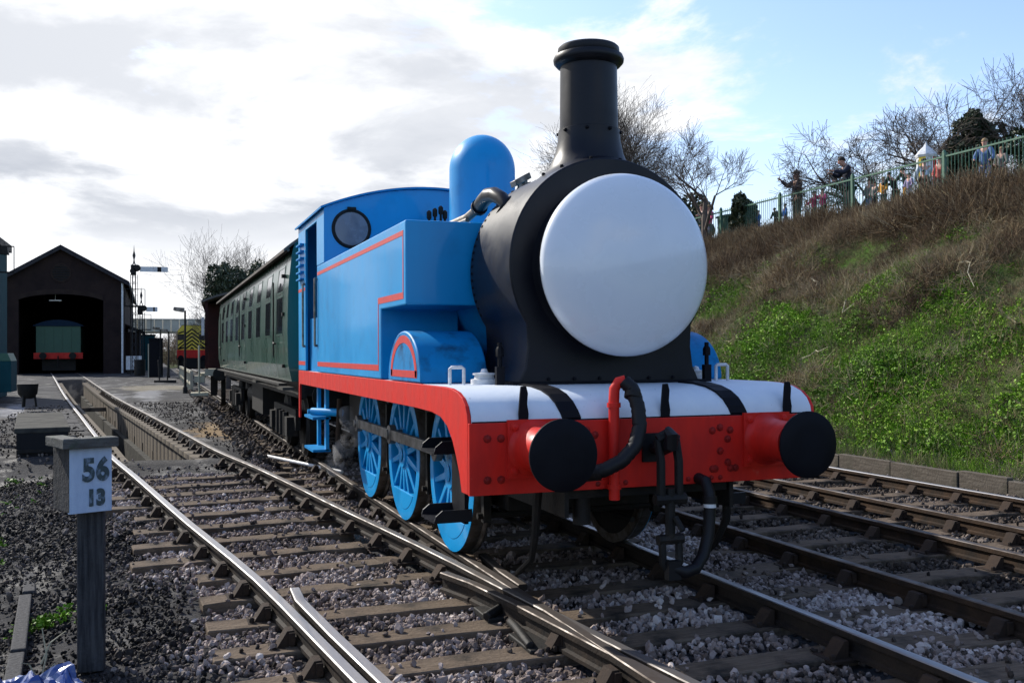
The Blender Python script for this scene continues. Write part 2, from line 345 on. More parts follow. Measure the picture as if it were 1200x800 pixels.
def build_ground():
    xs = np.concatenate([[-900, -300, -120, -60, -35, -22, -16], np.arange(-12, -.9, .15), np.arange(-.9, 7, .3), [7.02, 7.045, 7.14], np.arange(7.35, 17, .3), [18, 20, 24, 32, 50, 90, 250, 900]])
    ys = np.concatenate([[-900, -200, -60, -25, -12], np.arange(-8, 20, .25), np.arange(20, 72, .6), [75, 85, 100, 130, 180, 300, 900, 1800]])
    X, Y = np.meshgrid(xs, ys); Z = height(X, Y)
    off = np.abs(X-cxs(np.clip(Y, -9, 75)))
    inside = (off < .66) & (Y > PIT0+.1) & (Y < PIT1)
    Z = np.where(inside, -1.15, Z)
    V = np.stack([X.ravel(), Y.ravel(), Z.ravel()], 1); nx = len(xs); F = []
    for j in range(len(ys)-1):
        for i in range(nx-1):
            a = j*nx+i; F.append((a, a+1, a+nx+1, a+nx))
    o = arr('ground', V, F, M['ground'], smooth=True); o['kind'] = 'structure'
    # the green-brown skin of the bank is its own material zone
    o.data.materials.append(M['banksoil'])
    mi = [1 if (xs[f[0] % nx] > 7.1 or xs[f[0] % nx] < -14 or ys[f[0]//nx] > 100) else 0 for f in F]; o.data.polygons.foreach_set('material_index', mi)

build_ground()

# ------------------------------------------------------------------ scattered stuff through geometry nodes on a point cloud
def scatter(name, P, scl, tone, m, shape, label, cat, rotmode='full', normal_tilt=.5):
    me = bpy.data.meshes.new(name); me.vertices.add(len(P)); me.vertices.foreach_set('co', np.asarray(P, np.float32).ravel())
    a = me.attributes.new('scl', 'FLOAT', 'POINT'); a.data.foreach_set('value', np.asarray(scl, np.float32))
    a = me.attributes.new('tone', 'FLOAT', 'POINT'); a.data.foreach_set('value', np.asarray(tone, np.float32))
    o = bpy.data.objects.new(name, me); C.objects.link(o); tag(o, label, cat, kind='stuff')
    ng = bpy.data.node_groups.new(name+'_nodes', 'GeometryNodeTree')
    ng.interface.new_socket('Geometry', in_out='INPUT', socket_type='NodeSocketGeometry'); ng.interface.new_socket('Geometry', in_out='OUTPUT', socket_type='NodeSocketGeometry')
    N = ng.nodes; L = ng.links; gi = N.new('NodeGroupInput'); go = N.new('NodeGroupOutput')
    g2i = N.new('GeometryNodeGeometryToInstance')
    shape(N, L, g2i, m)
    iop = N.new('GeometryNodeInstanceOnPoints'); iop.inputs['Pick Instance'].default_value = True
    L.new(gi.outputs[0], iop.inputs['Points']); L.new(g2i.outputs[0], iop.inputs['Instance'])
    ri = N.new('FunctionNodeRandomValue'); ri.data_type = 'INT'; ri.inputs[4].default_value = 0; ri.inputs[5].default_value = 99; L.new(ri.outputs[2], iop.inputs['Instance Index'])
    rr = N.new('FunctionNodeRandomValue'); rr.data_type = 'FLOAT_VECTOR'
    k = (6.28, 6.28, 6.28) if rotmode == 'full' else (normal_tilt, normal_tilt, 6.28); k0 = (0, 0, 0) if rotmode == 'full' else (-normal_tilt, -normal_tilt, 0)
    rr.inputs[0].default_value = k0; rr.inputs[1].default_value = k; rr.inputs[8].default_value = 5
    L.new(rr.outputs[0], iop.inputs['Rotation'])
    na = N.new('GeometryNodeInputNamedAttribute'); na.data_type = 'FLOAT'; na.inputs[0].default_value = 'scl'; L.new(na.outputs[0], iop.inputs['Scale'])
    L.new(iop.outputs[0], go.inputs[0])
    md = o.modifiers.new('scatter', 'NODES'); md.node_group = ng
    return o
def setmat(N, L, sock, m):
    s = N.new('GeometryNodeSetMaterial'); s.inputs['Material'].default_value = m; L.new(sock, s.inputs[0]); return s.outputs[0]
def rock_shape(N, L, g2i, m):
    for k in range(5):
        ico = N.new('GeometryNodeMeshIcoSphere'); ico.inputs['Radius'].default_value = 1; ico.inputs['Subdivisions'].default_value = 2
        nz = N.new('ShaderNodeTexNoise'); nz.noise_dimensions = '4D'; nz.inputs['Scale'].default_value = .8; nz.inputs['W'].default_value = k*3.7; nz.inputs['Detail'].default_value = 1
        sb = N.new('ShaderNodeVectorMath'); sb.operation = 'SUBTRACT'; L.new(nz.outputs[1], sb.inputs[0]); sb.inputs[1].default_value = (.5, .5, .5)
        ml = N.new('ShaderNodeVectorMath'); ml.operation = 'MULTIPLY'; L.new(sb.outputs[0], ml.inputs[0]); ml.inputs[1].default_value = (2.4, 2.2, 2.0)
        sp = N.new('GeometryNodeSetPosition'); L.new(ico.outputs[0], sp.inputs[0]); L.new(ml.outputs[0], sp.inputs['Offset'])
        tr = N.new('GeometryNodeTransform'); tr.inputs['Scale'].default_value = (1, .8-.06*k, .62+.05*k); L.new(sp.outputs[0], tr.inputs[0])
        fs = N.new('GeometryNodeSetShadeSmooth'); fs.inputs[2].default_value = False; L.new(tr.outputs[0], fs.inputs[0])
        L.new(setmat(N, L, fs.outputs[0], m), g2i.inputs[0])
def blades(kind):
    def f(N, L, g2i, m):
        rd = random.Random(5)
        for k in range(4):
            j = N.new('GeometryNodeJoinGeometry')
            nb = {'leaf': 7, 'bramble': 7, 'grass': 9}[kind]
            for q in range(nb):
                if kind == 'leaf':
                    g = N.new('GeometryNodeMeshGrid'); g.inputs[0].default_value = .55; g.inputs[1].default_value = .75; g.inputs[2].default_value = 2; g.inputs[3].default_value = 2
                    rot = (rd.uniform(-1.1, 1.1), rd.uniform(-1.1, 1.1), rd.uniform(0, 6.28)); loc = (rd.uniform(-.8, .8), rd.uniform(-.8, .8), rd.uniform(0, 1.1)); s = (1, 1, 1)
                else:
                    g = N.new('GeometryNodeMeshCone'); g.inputs['Vertices'].default_value = 3; g.inputs['Radius Bottom'].default_value = .022 if kind == 'bramble' else .02; g.inputs['Radius Top'].default_value = .006; g.inputs['Depth'].default_value = 1; g.inputs['Side Segments'].default_value = 1
                    tl = 1.35 if kind == 'bramble' else .6
                    rot = (rd.uniform(-tl, tl), rd.uniform(-tl, tl), rd.uniform(0, 6.28)); loc = (rd.uniform(-.35, .35), rd.uniform(-.35, .35), rd.uniform(-.1, .35)); s = (1, 1, rd.uniform(.6, 1.6))
                tr = N.new('GeometryNodeTransform'); tr.inputs['Translation'].default_value = loc; tr.inputs['Rotation'].default_value = rot; tr.inputs['Scale'].default_value = s
                L.new(g.outputs[0], tr.inputs[0]); L.new(tr.outputs[0], j.inputs[0])
            L.new(setmat(N, L, j.outputs[0], m), g2i.inputs[0])
    return f

# ------------------------------------------------------------------ tracks
DARKT = []
def rail_profile():
    # bullhead: head, web, foot (x across, z down from rail top at 0)
    return [(-.035, -.006), (-.028, 0), (.028, 0), (.035, -.006), (.035, -.040), (.011, -.052), (.011, -.115), (.034, -.125), (.034, -.148), (-.034, -.148), (-.034, -.125), (-.011, -.115), (-.011, -.052), (-.035, -.040)]
def rail(name, path, top, parent, side=None):
    pr = rail_profile(); n = len(pr); V = []; F = []; mi = []
    P = [Vector(p) for p in path]
    for i, p in enumerate(P):
        t = (P[min(i+1, len(P)-1)]-P[max(i-1, 0)]); t.z = 0; t.normalize(); s = Vector((t.y, -t.x, 0))
        for a, b in pr: V.append(p+s*a+Vector((0, 0, b)))
    for i in range(len(P)-1):
        for k in range(n):
            F.append((i*n+k, i*n+(k+1) % n, (i+1)*n+(k+1) % n, (i+1)*n+k)); mi.append(1 if k in (0, 1, 2) else 0)
    F.append(tuple(range(n))[::-1]); F.append(tuple((len(P)-1)*n+k for k in range(n))); mi += [0, 0]
    o = arr(name, V, F, side or (M['railblack'] if parent in DARKT else M['railside']), parent); o.data.materials.append(top); o.data.polygons.foreach_set('material_index', mi); return o
def chair_mesh():
    b = MB(); b.box((-.19, -.10, -.165), (.19, .10, -.148)); 
    b.prism([(-.15, -.15), (-.045, -.15), (-.045, -.048), (-.075, -.05)], 'y', -.055, .055)
    b.prism([(.15, -.15), (.045, -.15), (.045, -.048), (.085, -.05)], 'y', -.055, .055)
    b.box((.038, -.075, -.13), (.075, .075, -.058))
    for x in (-.165, .165): b.lathe([(.018, 0), (.018, .03), (.01, .038)], (x, .06 if x > 0 else -.06, -.152), n=6)
    o = b.build('rail_chair', M['chair'], None); return o
chair0 = chair_mesh(); chair0_used = [False]
def put_chair(parent, x, y, z, rz):
    if not chair0_used[0]:
        chair0_used[0] = True; chair0.parent = parent; chair0.location = (x, y, z); chair0.rotation_euler = (0, 0, rz); return
    inst(chair0, parent, (x, y, z), (0, 0, rz))
def sleeper_mesh(L0, w=.25, seed=0):
    rd = random.Random(seed); V = []; F = []; nseg = 9
    for i in range(nseg+1):
        x = -L0/2+L0*i/nseg
        for (a, b) in ((-w/2, -.13), (w/2, -.13), (w/2, 0), (-w/2, 0)):
            V.append((x, a+rd.uniform(-.007, .007), b+rd.uniform(-.006, .006)))
    for i in range(nseg):
        for k in range(4): F.append((i*4+k, (i+1)*4+k, (i+1)*4+(k+1) % 4, i*4+(k+1) % 4))
    F += [(0, 1, 2, 3), tuple(nseg*4+k for k in (3, 2, 1, 0))]
    return V, F
SLEEP = []     # footprints kept clear of stones: (cx, cy, rz, half length, half width)
def add_sleeper(parent, x, y, z, L0, rz, cache={}):
    key = (round(L0, 1), random.randint(0, 2))
    if key not in cache:
        V, F = sleeper_mesh(L0, .255, hash(key) % 99); o = arr('sleeper', V, F, M['wood'], parent); cache[key] = o
        bv = o.modifiers.new('bevel', 'BEVEL'); bv.width = .008; bv.segments = 1
        o.location = (x, y, z); o.rotation_euler = (0, 0, rz)
    else: inst(cache[key], parent, (x, y, z), (0, 0, rz))
    SLEEP.append((x, y, rz, L0/2, .115))
def pathy(f, y0, y1, dy, zf): return [(float(f(y)), y, float(zf(y))) for y in np.arange(y0, y1+1e-6, dy)]

def straight_track(xc, y0, y1, label, top, tops=None, slp=.74, jitter=.0, skip=None):
    t = thing('railway_track', label, 'railway track', (0, 0, 0), group=None)
    if xc == 0: DARKT.append(t)
    for k, s in enumerate((-1, 1)):
        rail('rail', [(xc+s*.75, y, 0) for y in np.arange(y0, y1+1, 6)], (tops or (top, top))[k], t)
    y = -4.0
    while y < min(y1, 46):
        if not (skip and skip(y)):
            add_sleeper(t, xc+random.uniform(-.03, .03), y, -.152, 2.6, random.uniform(-.012, .012))
        if y < 30:
            for s in (-1, 1): put_chair(t, xc+s*.75, y, 0, 0 if s > 0 else PI)
        y += slp
    return t
main = straight_track(0, -12, 110, 'track that the blue tank engine stands on, with a bright right-hand rail', M['railtop'], (M['raildull'], M['railtop']), skip=lambda y: y < 1.2)
straight_track(2.74, -12, 110, 'dull rusty track next to the right of the blue engine', M['raildull'])
straight_track(5.2, -12, 110, 'outer track beside the timber edging at the foot of the bank', M['railtop'], (M['raildull'], M['railtop']))
# the siding
sid = thing('railway_track', 'curving siding over the inspection pit into the engine shed', 'railway track'); DARKT.append(sid)
def off(s):
    def f(y):
        d = (cxs(y+.05)-cxs(y-.05))/.1; return cxs(y)+s*.75/math.cos(math.atan(d))
    return f
zr = lambda y: rise(y)
rail('rail', pathy(off(-1), -9, 66, .75, zr), M['railtop'], sid)
rail('rail', [(x, y, z-.0015) for x, y, z in pathy(off(1), -9, 66, .75, zr)], M['railmid'], sid)
rail('wing_rail', [(float(off(1)(y))-d, y, -.003) for y, d in ((1.35, .18), (.95, .125), (.3, .10), (-1.5, .10), (-4.5, .10))], M['raildull'], sid)
# wing and check rails
rail('check_rail', [(float(off(-1)(y))+d, y, -.004) for y, d in ((1.25, .19), (.9, .135), (0, .115), (-1.5, .11), (-4, .11))], M['railtop'], sid)
rail('wing_rail', [(-.655, .75, -.003), (-.645, 1.2, -.003), (-.58, 1.9, -.003)][::-1], M['raildull'], sid)
y = -3.6
while y < 66:
    c = float(cxs(y)); d = float((cxs(y+.1)-cxs(y-.1))/.2); rz = -math.atan(d)*.5; z = float(rise(y))
    if y < 1.2:
        add_sleeper(sid, -.62, y, -.152+.0, 4.4, rz*.4)
        for s in (-1, 1): put_chair(sid, float(off(s)(y)), y, 0, 0 if s > 0 else PI) if not (s > 0) else None
        put_chair(sid, float(off(1)(y))+.02, y, 0, 0)
    elif y < 7.9:
        x1 = c+.75+.52; x0 = c-.75-.52; x1 = min(x1, -1.33) if x1 > -1.33 and y > 1.2 else x1
        L0 = round((x1-x0)*2)/2
        add_sleeper(sid, x1-L0/2, y, z-.151, L0, rz)
        for s in (-1, 1): put_chair(sid, float(off(s)(y)), y, z, (-rz if False else rz)+(0 if s > 0 else PI))
    elif y < 36:
        for s in (-1, 1): put_chair(sid, float(off(s)(y)), y, z, rz+(0 if s > 0 else PI))
    y += .66
# lever and lock gear by the crossing
b = MB()
b.box((-1.02, -.35, -.165), (-.82, .05, -.13)); b.tube([(-1.0, -.3, -.12), (-.98, .0, -.09), (-.93, .25, -.12)], .03, 6); b.tube([(-1.05, .4, -.11), (-.85, .55, -.08)], .035, 6); b.box((-1.04, .38, -.165), (-.84, .72, -.12))
b.build('crossing_block', M['grime'], sid, bevel=.008)

# inspection pit
pit = thing('inspection_pit', 'long brick and concrete inspection pit between the siding rails', 'inspection pit')
wall0 = {}
def pitblock(s, y, L0, k):
    c0, c1 = float(cxs(y)), float(cxs(y+L0)); z = float(rise(y)); rz = -math.atan((c1-c0)/L0)
    if k not in wall0:
        b = MB(); b.box((-.17, 0, -1.0), (.17, L0-.022, -.155-.10)); o = b.build('wall_block', M['concrete'], pit, bevel=.008); wall0[k] = o
    else: o = inst(wall0[k], pit, (0, 0, 0))
    o.location = (c0+s*.70+random.uniform(-.006, .006), y, z+random.uniform(-.005, .005)); o.rotation_euler = (0, 0, rz)
    cap = ('c', k)
    if cap not in wall0:
        b = MB(); b.box((-.24, 0, -.25), (.26, L0-.012, -.152)); q = b.build('coping_block', M['concrete'], pit, bevel=.01); wall0[cap] = q
    else: q = inst(wall0[cap], pit, (0, 0, 0))
    q.location = (c0+s*.72, y, z); q.rotation_euler = (0, 0, rz+(PI if s < 0 else 0)*0)
y = PIT0; k = 0
while y < PIT1-.6:
    L0 = .62
    for s in (-1, 1): pitblock(s, y, L0, 0)
    y += L0
b = MB()
for s, w, zz in ((1, .13, -.80), (-1, .16, -.55)):
    pts = []
    for yy in np.arange(PIT0+.1, PIT1-1, 3):
        c0, c1 = float(cxs(yy)), float(cxs(yy+3)); z = float(rise(yy)); x0 = c0+s*(.53-w); x1 = c0+s*.55; dx = c1-c0
        lo, hi = min(x0, x1), max(x0, x1)
        b.add([(lo, yy, -1.1), (hi, yy, -1.1), (hi+dx, yy+2.98, -1.1), (lo+dx, yy+2.98, -1.1), (lo, yy, z+zz), (hi, yy, z+zz), (hi+dx, yy+2.98, z+zz), (lo+dx, yy+2.98, z+zz)], [(0, 3, 2, 1), (4, 5, 6, 7), (0, 1, 5, 4), (1, 2, 6, 5), (2, 3, 7, 6), (3, 0, 4, 7)])
b.build('side_ledge', M['ash_slab'], pit)
c0 = float(cxs(PIT0))
b = MB(); b.box((c0-.9, PIT0-.22, -1.1), (c0+.9, PIT0+.02, .055)); b.build('end_wall', M['concrete'], pit, bevel=.012)
for y in (31,):       # timber struts across the pit
    c0 = float(cxs(y)); b = MB(); b.box((c0-.55, y, -.32), (c0+.55, y+.16, -.18)); b.build('cross_strut', M['wood'], pit, bevel=.01)
for i, y in enumerate(np.arange(10.2, 40, 2.1)):   # recesses in the right wall
    c0 = float(cxs(y)); b = MB(); b.box((c0+.515, y, -.62), (c0+.528, y+.13, -.40)); b.build('drain_hole', M['dark'], pit)

# ------------------------------------------------------------------ ballast
def in_sleeper(x, y):
    m_ = np.zeros(len(x), bool)
    for (cx, cy, rz, hl, hw) in SLEEP:
        if cy > 32: continue
        sel = np.abs(y-cy) < .6
        if not sel.any(): continue
        dx = x[sel]-cx; dy = y[sel]-cy; c, s = math.cos(-rz), math.sin(-rz); u = dx*c-dy*s; v = dx*s+dy*c
        m_[np.where(sel)[0][(np.abs(u) < hl) & (np.abs(v) < hw+.008)]] = True
    return m_
RX = [-.75, .75, 1.99, 3.49, 4.45, 5.95]
def near_rail(x, y):
    r = np.zeros(len(x), bool)
    for q in RX: r |= np.abs(x-q) < .06
    for s in (-1, 1): r |= np.abs(x-(cxs(y)+s*.75)) < .07
    return r
def ballast(name, x0, x1, y0, y1, dens, smin, smax, m, label, keep=None, tone=(.5, .22), zoff=0):
    n = int((x1-x0)*(y1-y0)*dens); x = rng.uniform(x0, x1, n); y = rng.uniform(y0, y1, n)
    ok = ~near_rail(x, y)
    s_on = in_sleeper(x, y); ok &= ~s_on | (rng.random(n) < .035)
    if keep is not None: ok &= rng.random(n) < keep(x, y)
    x = x[ok]; y = y[ok]; s = rng.uniform(smin, smax, len(x))*np.where(rng.random(len(x)) < .06, 1.5, 1)
    z = height(x, y)+s*rng.uniform(.0, .9, len(x))+.010+zoff; z = np.where(s_on[ok], np.maximum(z, -.152+rise(y)*(x < -1.2)+s*.5), z)
    patch = .16*np.sin(1.3*x+2.1*y)+.1*np.sin(3.7*x-1.9*y+1)
    t = np.clip(rng.normal(tone[0], tone[1], len(x))+patch, 0, 1)
    scatter(name, np.stack([x, y, z], 1), s, t, m, rock_shape, label, 'ballast', 'full')
def keep_left(x, y):
    c = cxs(y); d = x-c
    k = smooth01((d+1.75+.35*np.sin(2.1*y))/.7)              # fades out to ash on the far left
    k = np.maximum(k, .30*((np.sin(2.3*x+1.1*y)+np.sin(1.7*y-2.9*x)) > .1))
    k = k*np.where(y > 8.3, np.where(x > -1.7+.02*(y-9)+.15*np.sin(y*1.3), 1, .03), 1)
    k = k*np.where((y > 7.6) & (y < PIT0) & (x < -1.8), .25, 1)
    return k
ballast('track_ballast', -4.4, 1.9, -3.4, 9.5, 860, .013, .027, M['stone'], 'grey-pink crushed stone ballast around the near tracks and crossing', lambda x, y: keep_left(x, y)*smooth01((x-cxs(y)+1.5+.2*np.sin(3*y))/.5), (.52, .22))
ballast('coaly_ballast', -4.6, -1.9, -3.4, 9.5, 620, .011, .026, M['coal'], 'blackened coaly stones left of the siding by the milepost', lambda x, y: keep_left(x, y)*smooth01((cxs(y)-1.0-x+.2*np.sin(3*y))/.5)*.9, (.5, .25))
ballast('track_ballast', 1.0, 6.9, -3.2, 13, 560, .013, .026, M['stone_dark'], 'dark brownish ballast between the right-hand tracks', lambda x, y: np.clip(1-.75*smooth01((y-9)/4), 0, 1)*np.ones_like(x), (.5, .25))
ballast('track_ballast', 1.0, 3.3, -3.4, 4.2, 620, .014, .028, M['stone'], 'pale pinkish ballast heaped right of the bright rail', lambda x, y: smooth01((2.9-x-.25*np.maximum(y, 0))/.7), (.66, .16), .008)
ballast('track_ballast', -2.0, 7.0, 9.5, 34, 95, .035, .06, M['stone_dark'], 'far ballast running off beside the coach', lambda x, y: np.where((x < -1.9+.0*y), 0, 1)*np.ones_like(x), (.55, .25))
ballast('clinker', -5.6, -2.9, -1.6, 8.5, 520, .006, .016, M['coal'], 'fine black clinker trodden round the milepost', lambda x, y: smooth01((cxs(y)-.9-x)/.5), (.45, .28))
# litter of clinker on the ash at the left
ballast('clinker', -6.4, -1.5, -1.5, 26, 60, .010, .024, M['stone_dark'], 'small clinker and coal crumbs strewn on the black ash yard', lambda x, y: np.where(np.abs(x-cxs(y)) < .95, np.where(y > PIT0-.4, 0, .5), .8), (.5, .3))

# ------------------------------------------------------------------ the blue tank locomotive
def arcpts(cx, cz, rx, rz, a0, a1, n): return [(cx+rx*math.cos(R(a0+(a1-a0)*i/n)), cz+rz*math.sin(R(a0+(a1-a0)*i/n))) for i in range(n+1)]
def build_loco():
    t = thing('tank_locomotive', 'bright blue steam tank engine with red buffer beam and plain domed pale smokebox door', 'steam engine')
    HW = 1.30; FZ = 1.43
    front = [(.0, 1.222), (.012, 1.27), (.05, 1.325), (.12, 1.372), (.22, 1.405), (.36, 1.424), (.55, FZ)]
    # valances
    outer = front+[(7.62, FZ), (7.62, .80), (7.55, .80), (7.535, 1.20), (7.50, 1.25), (1.30, 1.25), (.85, 1.243), (.62, 1.222), (.46, 1.17), (.34, 1.085), (.25, .98), (.18, .88), (.135, .77), (0, .77)]
    for s in (-1, 1):
        b = MB(); b.prism(outer, 'x', s*HW, s*(HW-.025)); b.build('valance', M['red'], t, bevel=.004)
    # running plate with curved apron
    b = MB(); low = [(y, z-.03) for y, z in front[::-1]]
    b.prism([(y, z) for y, z in front[:]]+[(7.6, FZ), (7.6, FZ-.03)]+low, 'x', -(HW-.027), HW-.027, smooth=True)
    b.build('running_plate', M['apron'], t)
    b = MB(); b.box((-HW+.03, -.012, 1.214), (HW-.03, .012, 1.226)); b.build('plate_edge', M['black'], t)
    # beam
    b = MB(); b.box((-HW+.002, -.03, .765), (HW-.002, .002, 1.218)); b.build('buffer_beam', M['red'], t, bevel=.004)
    def bolt(b, x, z, y=-.03, r=.021, ax=(0, -1, 0)): b.lathe([(r*1.3, 0), (r*1.3, .004), (r, .005), (r*.9, .013), (0.0, .017)], (x, y, z), ax, n=8)
    b = MB()
    for z in (.86, 1.12):
        for x in (-1.18, -1.09, -.58, -.44, .44, .58, 1.09, 1.18): bolt(b, x, z)
    for x in (-.42, -.33, -.22, .25, .34, .43, .50): bolt(b, x, .80, r=.014)
    for x, z in ((.50, 1.14), (.56, 1.06), (.50, .98), (.56, .90), (-.50, 1.15), (-.3, 1.14), (.46, .86), (.62, .86)): bolt(b, x, z)
    b.build('bolts', M['red_dark'], t, kind='stuff')
    for s in (-1, 1):
        hb = MB(); hb.box((s*.865-.185, -.052, .865), (s*.865+.185, -.03, 1.235))
        for dx in (-.14, .14):
            for dz in (-.14, .14): bolt(hb, s*.865+dx, 1.05+dz, -.052, .024)
        hb.lathe([(.185, 0), (.165, .02), (.15, .05), (.14, .16), (.135, .30), (.13, .31), (.09, .312)], (s*.865, -.05, 1.05), (0, -1, 0), n=32)
        h = hb.build('buffer_housing', M['red'], t)
        b = MB(); b.lathe([(.085, 0), (.085, .13), (.12, .145), (.212, .15), (.218, .158), (.218, .172), (.21, .178), (.12, .188), (0, .191)], (s*.865, -.345, 1.05), (0, -1, 0), n=48); b.build('buffer_head', M['black'], h)
    # drawhook and screw coupling
    b = MB(); b.box((-.10, -.055, .93), (.06, -.03, 1.12)); b.tube([(-.02, -.03, 1.02), (-.02, -.2, 1.03), (-.02, -.28, 1.06), (-.02, -.30, 1.12), (-.02, -.25, 1.15), (-.02, -.21, 1.12)], [.04, .042, .05, .045, .03, .015], 8); b.build('drawhook', M['rubber'], t)
    cp = MB()
    for dx in (-.075, .055): cp.tube([(dx, -.21, 1.09), (dx-.0, -.25, .95), (dx, -.25, .72)], .03, 8)
    cp.tube([(-.075, -.21, 1.09), (-.01, -.23, 1.13), (.055, -.21, 1.09)], .04, 8); cp.tube([(-.12, -.25, .71), (.10, -.25, .71)], .038, 8); cp.tube([(-.01, -.25, .78), (-.01, -.25, .46)], .034, 8)
    cp.tube([(-.1, -.25, .45), (.08, -.25, .45)], .034, 8)
    for dx in (-.07, .05): cp.tube([(dx, -.25, .46), (dx, -.26, .30), (-.01, -.26, .22)], .026, 8)
    cp.tube([(.0, -.3, .6), (.02, -.36, .52)], .02, 8)
    cp.build('screw_coupling', M['grime'], t)
    # vacuum pipe and hose
    b = MB(); b.tube([(-.33, -.09, .70), (-.33, -.09, 1.33), (-.325, -.09, 1.42), (-.30, -.1, 1.465), (-.26, -.12, 1.475)], .036, 12); b.lathe([(.046, 0), (.046, .03)], (-.33, -.09, .77), n=12); b.lathe([(.046, 0), (.046, .03)], (-.33, -.09, 1.30), n=12); b.build('vacuum_standpipe', M['red'], t)
    P = [(-.27, -.115, 1.47), (-.225, -.15, 1.42), (-.205, -.19, 1.30), (-.21, -.22, 1.18), (-.26, -.25, 1.06), (-.36, -.26, .97), (-.47, -.25, .92), (-.56, -.22, .89)]
    pts = []; 
    for i in range(len(P)-1):
        for q in range(6): pts.append(tuple(P[i][k]+(P[i+1][k]-P[i][k])*q/6 for k in range(3)))
    b = MB(); b.tube(pts, [.045+(.004 if i % 2 else 0) for i in range(len(pts))], 12); b.tube([(-.58, -.2, .895), (-.50, -.245, .905)], .052, 10); b.build('vacuum_hose', M['rubber'], t)
    b = MB(); b.lathe([(.056, 0), (.056, .035)], (-.225, -.16, 1.395), (-.25, -.25, -.8), n=14); b.build('hose_clip', M['grime'], t)
    P = [(.33, -.02, .80), (.33, -.12, .79), (.33, -.17, .72), (.325, -.18, .60), (.31, -.19, .46), (.25, -.22, .32), (.16, -.27, .25), (.06, -.3, .24), (-.02, -.28, .27)]
    b = MB(); b.tube(P, .04, 12); b.lathe([(.05, 0), (.05, .05)], (.33, -.175, .70), (0, -.05, -1), n=12); b.box((-.06, -.32, .2), (.03, -.26, .32)); hh = b.build('heating_hose', M['rubber'], t)
    b = MB(); b.lathe([(.0425, 0), (.0425, .028)], (.326, -.18, .655), (0, 0, -1), n=12); b.build('hose_band', M['white'], hh)
    # straps over the apron
    prof = [(y-.004, z+.006) for y, z in front]; prof[0] = (-.006, 1.228)
    for x in (-.93, .09, 1.06):
        b = MB(); b.prism([(x-.03, 1.222), (x+.03, 1.222), (x+.034, 1.27), (x+.024, 1.33), (x+.03, 1.40), (x+.018, 1.445), (x-.018, 1.445), (x-.024, 1.40), (x-.03, 1.33), (x-.034, 1.27)], 'y', -.022, -.002)
        b.box((x-.03, -.02, 1.222), (x+.03, .05, 1.235)); b.build('lamp_bracket', M['black'], t, bevel=.004)
    for x in (-.69, .57):
        b = MB(); w = .065; pr = prof; n = len(pr)
        for i in range(n-1):
            b.add([(x+dx, pr[j][0]+o, pr[j][1]+q) for j in (i, i+1) for o, q in ((0, .008), (.012, -.012)) for dx in (-w+.10*(1-j/6), w+.10*(1-j/6))], [(0, 1, 5, 4), (2, 6, 7, 3), (0, 4, 6, 2), (1, 3, 7, 5), (0, 2, 3, 1), (4, 5, 7, 6)], True)
        b.build('splice_strap', M['black'], t)
    # smokebox
    CZ = 2.29; r = .79
    prof = [(-.73, FZ+.005), (-.675, 1.55), (-.655, 1.70)]+[(r*math.cos(R(a)), CZ+r*math.sin(R(a))) for a in np.linspace(213, -33, 57)]+[(.655, 1.70), (.675, 1.55), (.73, FZ+.005)]
    b = MB(); b.prism(prof, 'y', .62, 1.55, smooth=True); sb = b.build('smokebox', M['black_gloss'], t, bevel=.012)
    b = MB()
    for a in np.linspace(205, -25, 58):
        x, z = r*math.cos(R(a)), CZ+r*math.sin(R(a)); d = Vector((math.cos(R(a)), 0, math.sin(R(a))))
        for yy in (1.50,): b.lathe([(.013, 0), (.011, .006), (0, .009)], (x, yy, z), d, n=6)
    for i in range(5):
        for s in (-1, 1): b.lathe([(.016, 0), (.013, .016), (0, .018)], (s*.70, .75+i*.16, 1.455), (0, 0, 1), n=6)
    for i in range(6): b.lathe([(.014, 0), (.012, .012), (0, .014)], (-.5+i*.2, .615, 1.47), (0, -1, 0), n=6)
    b.build('rivets', M['black'], sb, kind='stuff')
    b = MB(); b.box((-.78, .60, FZ+.002), (.78, 1.57, FZ+.022)); b.build('saddle_flange', M['black'], sb, bevel=.005)
    b = MB(); b.lathe([(.62, 0), (.60, .03), (.59, .20)], (0, .62, 2.275), (0, -1, 0), n=64); b.build('door_ring', M['black'], sb)
    dprof = [(.585, 0), (.632, .005), (.646, .022), (.648, .05), (.638, .085), (.60, .125), (.52, .165), (.42, .195), (.3, .218), (.16, .233), (0, .238)]
    b = MB(); b.lathe(dprof, (0, .43, 2.275), (0, -1, 0), n=96); dr = b.build('smokebox_door', M['door'], t)
    def dy(rad):
        for i in range(len(dprof)-1, 2, -1):
            if dprof[i][0] <= rad <= dprof[i-1][0]:
                a, c = dprof[i], dprof[i-1]; f = (rad-a[0])/(c[0]-a[0]+1e-9); return .43-(a[1]+(c[1]-a[1])*f)
        return .40
    # chimney
    b = MB(); b.lathe([(.43, 3.075), (.37, 3.09), (.315, 3.115), (.27, 3.19), (.243, 3.28), (.235, 3.355), (.224, 3.36), (.2235, 3.40), (.218, 3.84), (.245, 3.85), (.268, 3.875), (.272, 3.90), (.262, 3.925), (.232, 3.938), (.238, 3.955), (.235, 3.985), (.222, 3.998), (.185, 3.995), (.175, 3.95), (.175, 3.6)], (0, 1.0, 0), n=48)
    def hug(v):
        x, y, z = v; t_ = min(1, max(0, (3.34-z)/.25)); return (x, 1+(y-1)*(1-.18*t_), z-t_*(.79-math.sqrt(max(.01, .79*.79-x*x)))+(.004 if t_ > .9 else 0))
    b.v = [hug(v) for v in b.v]; b.f = [f for f in b.f if len(f) < 20]; b.mi = b.mi[:len(b.f)]; b.sm = [True]*len(b.f)
    ch = b.build('chimney', M['black_gloss'], t)
    b = MB()
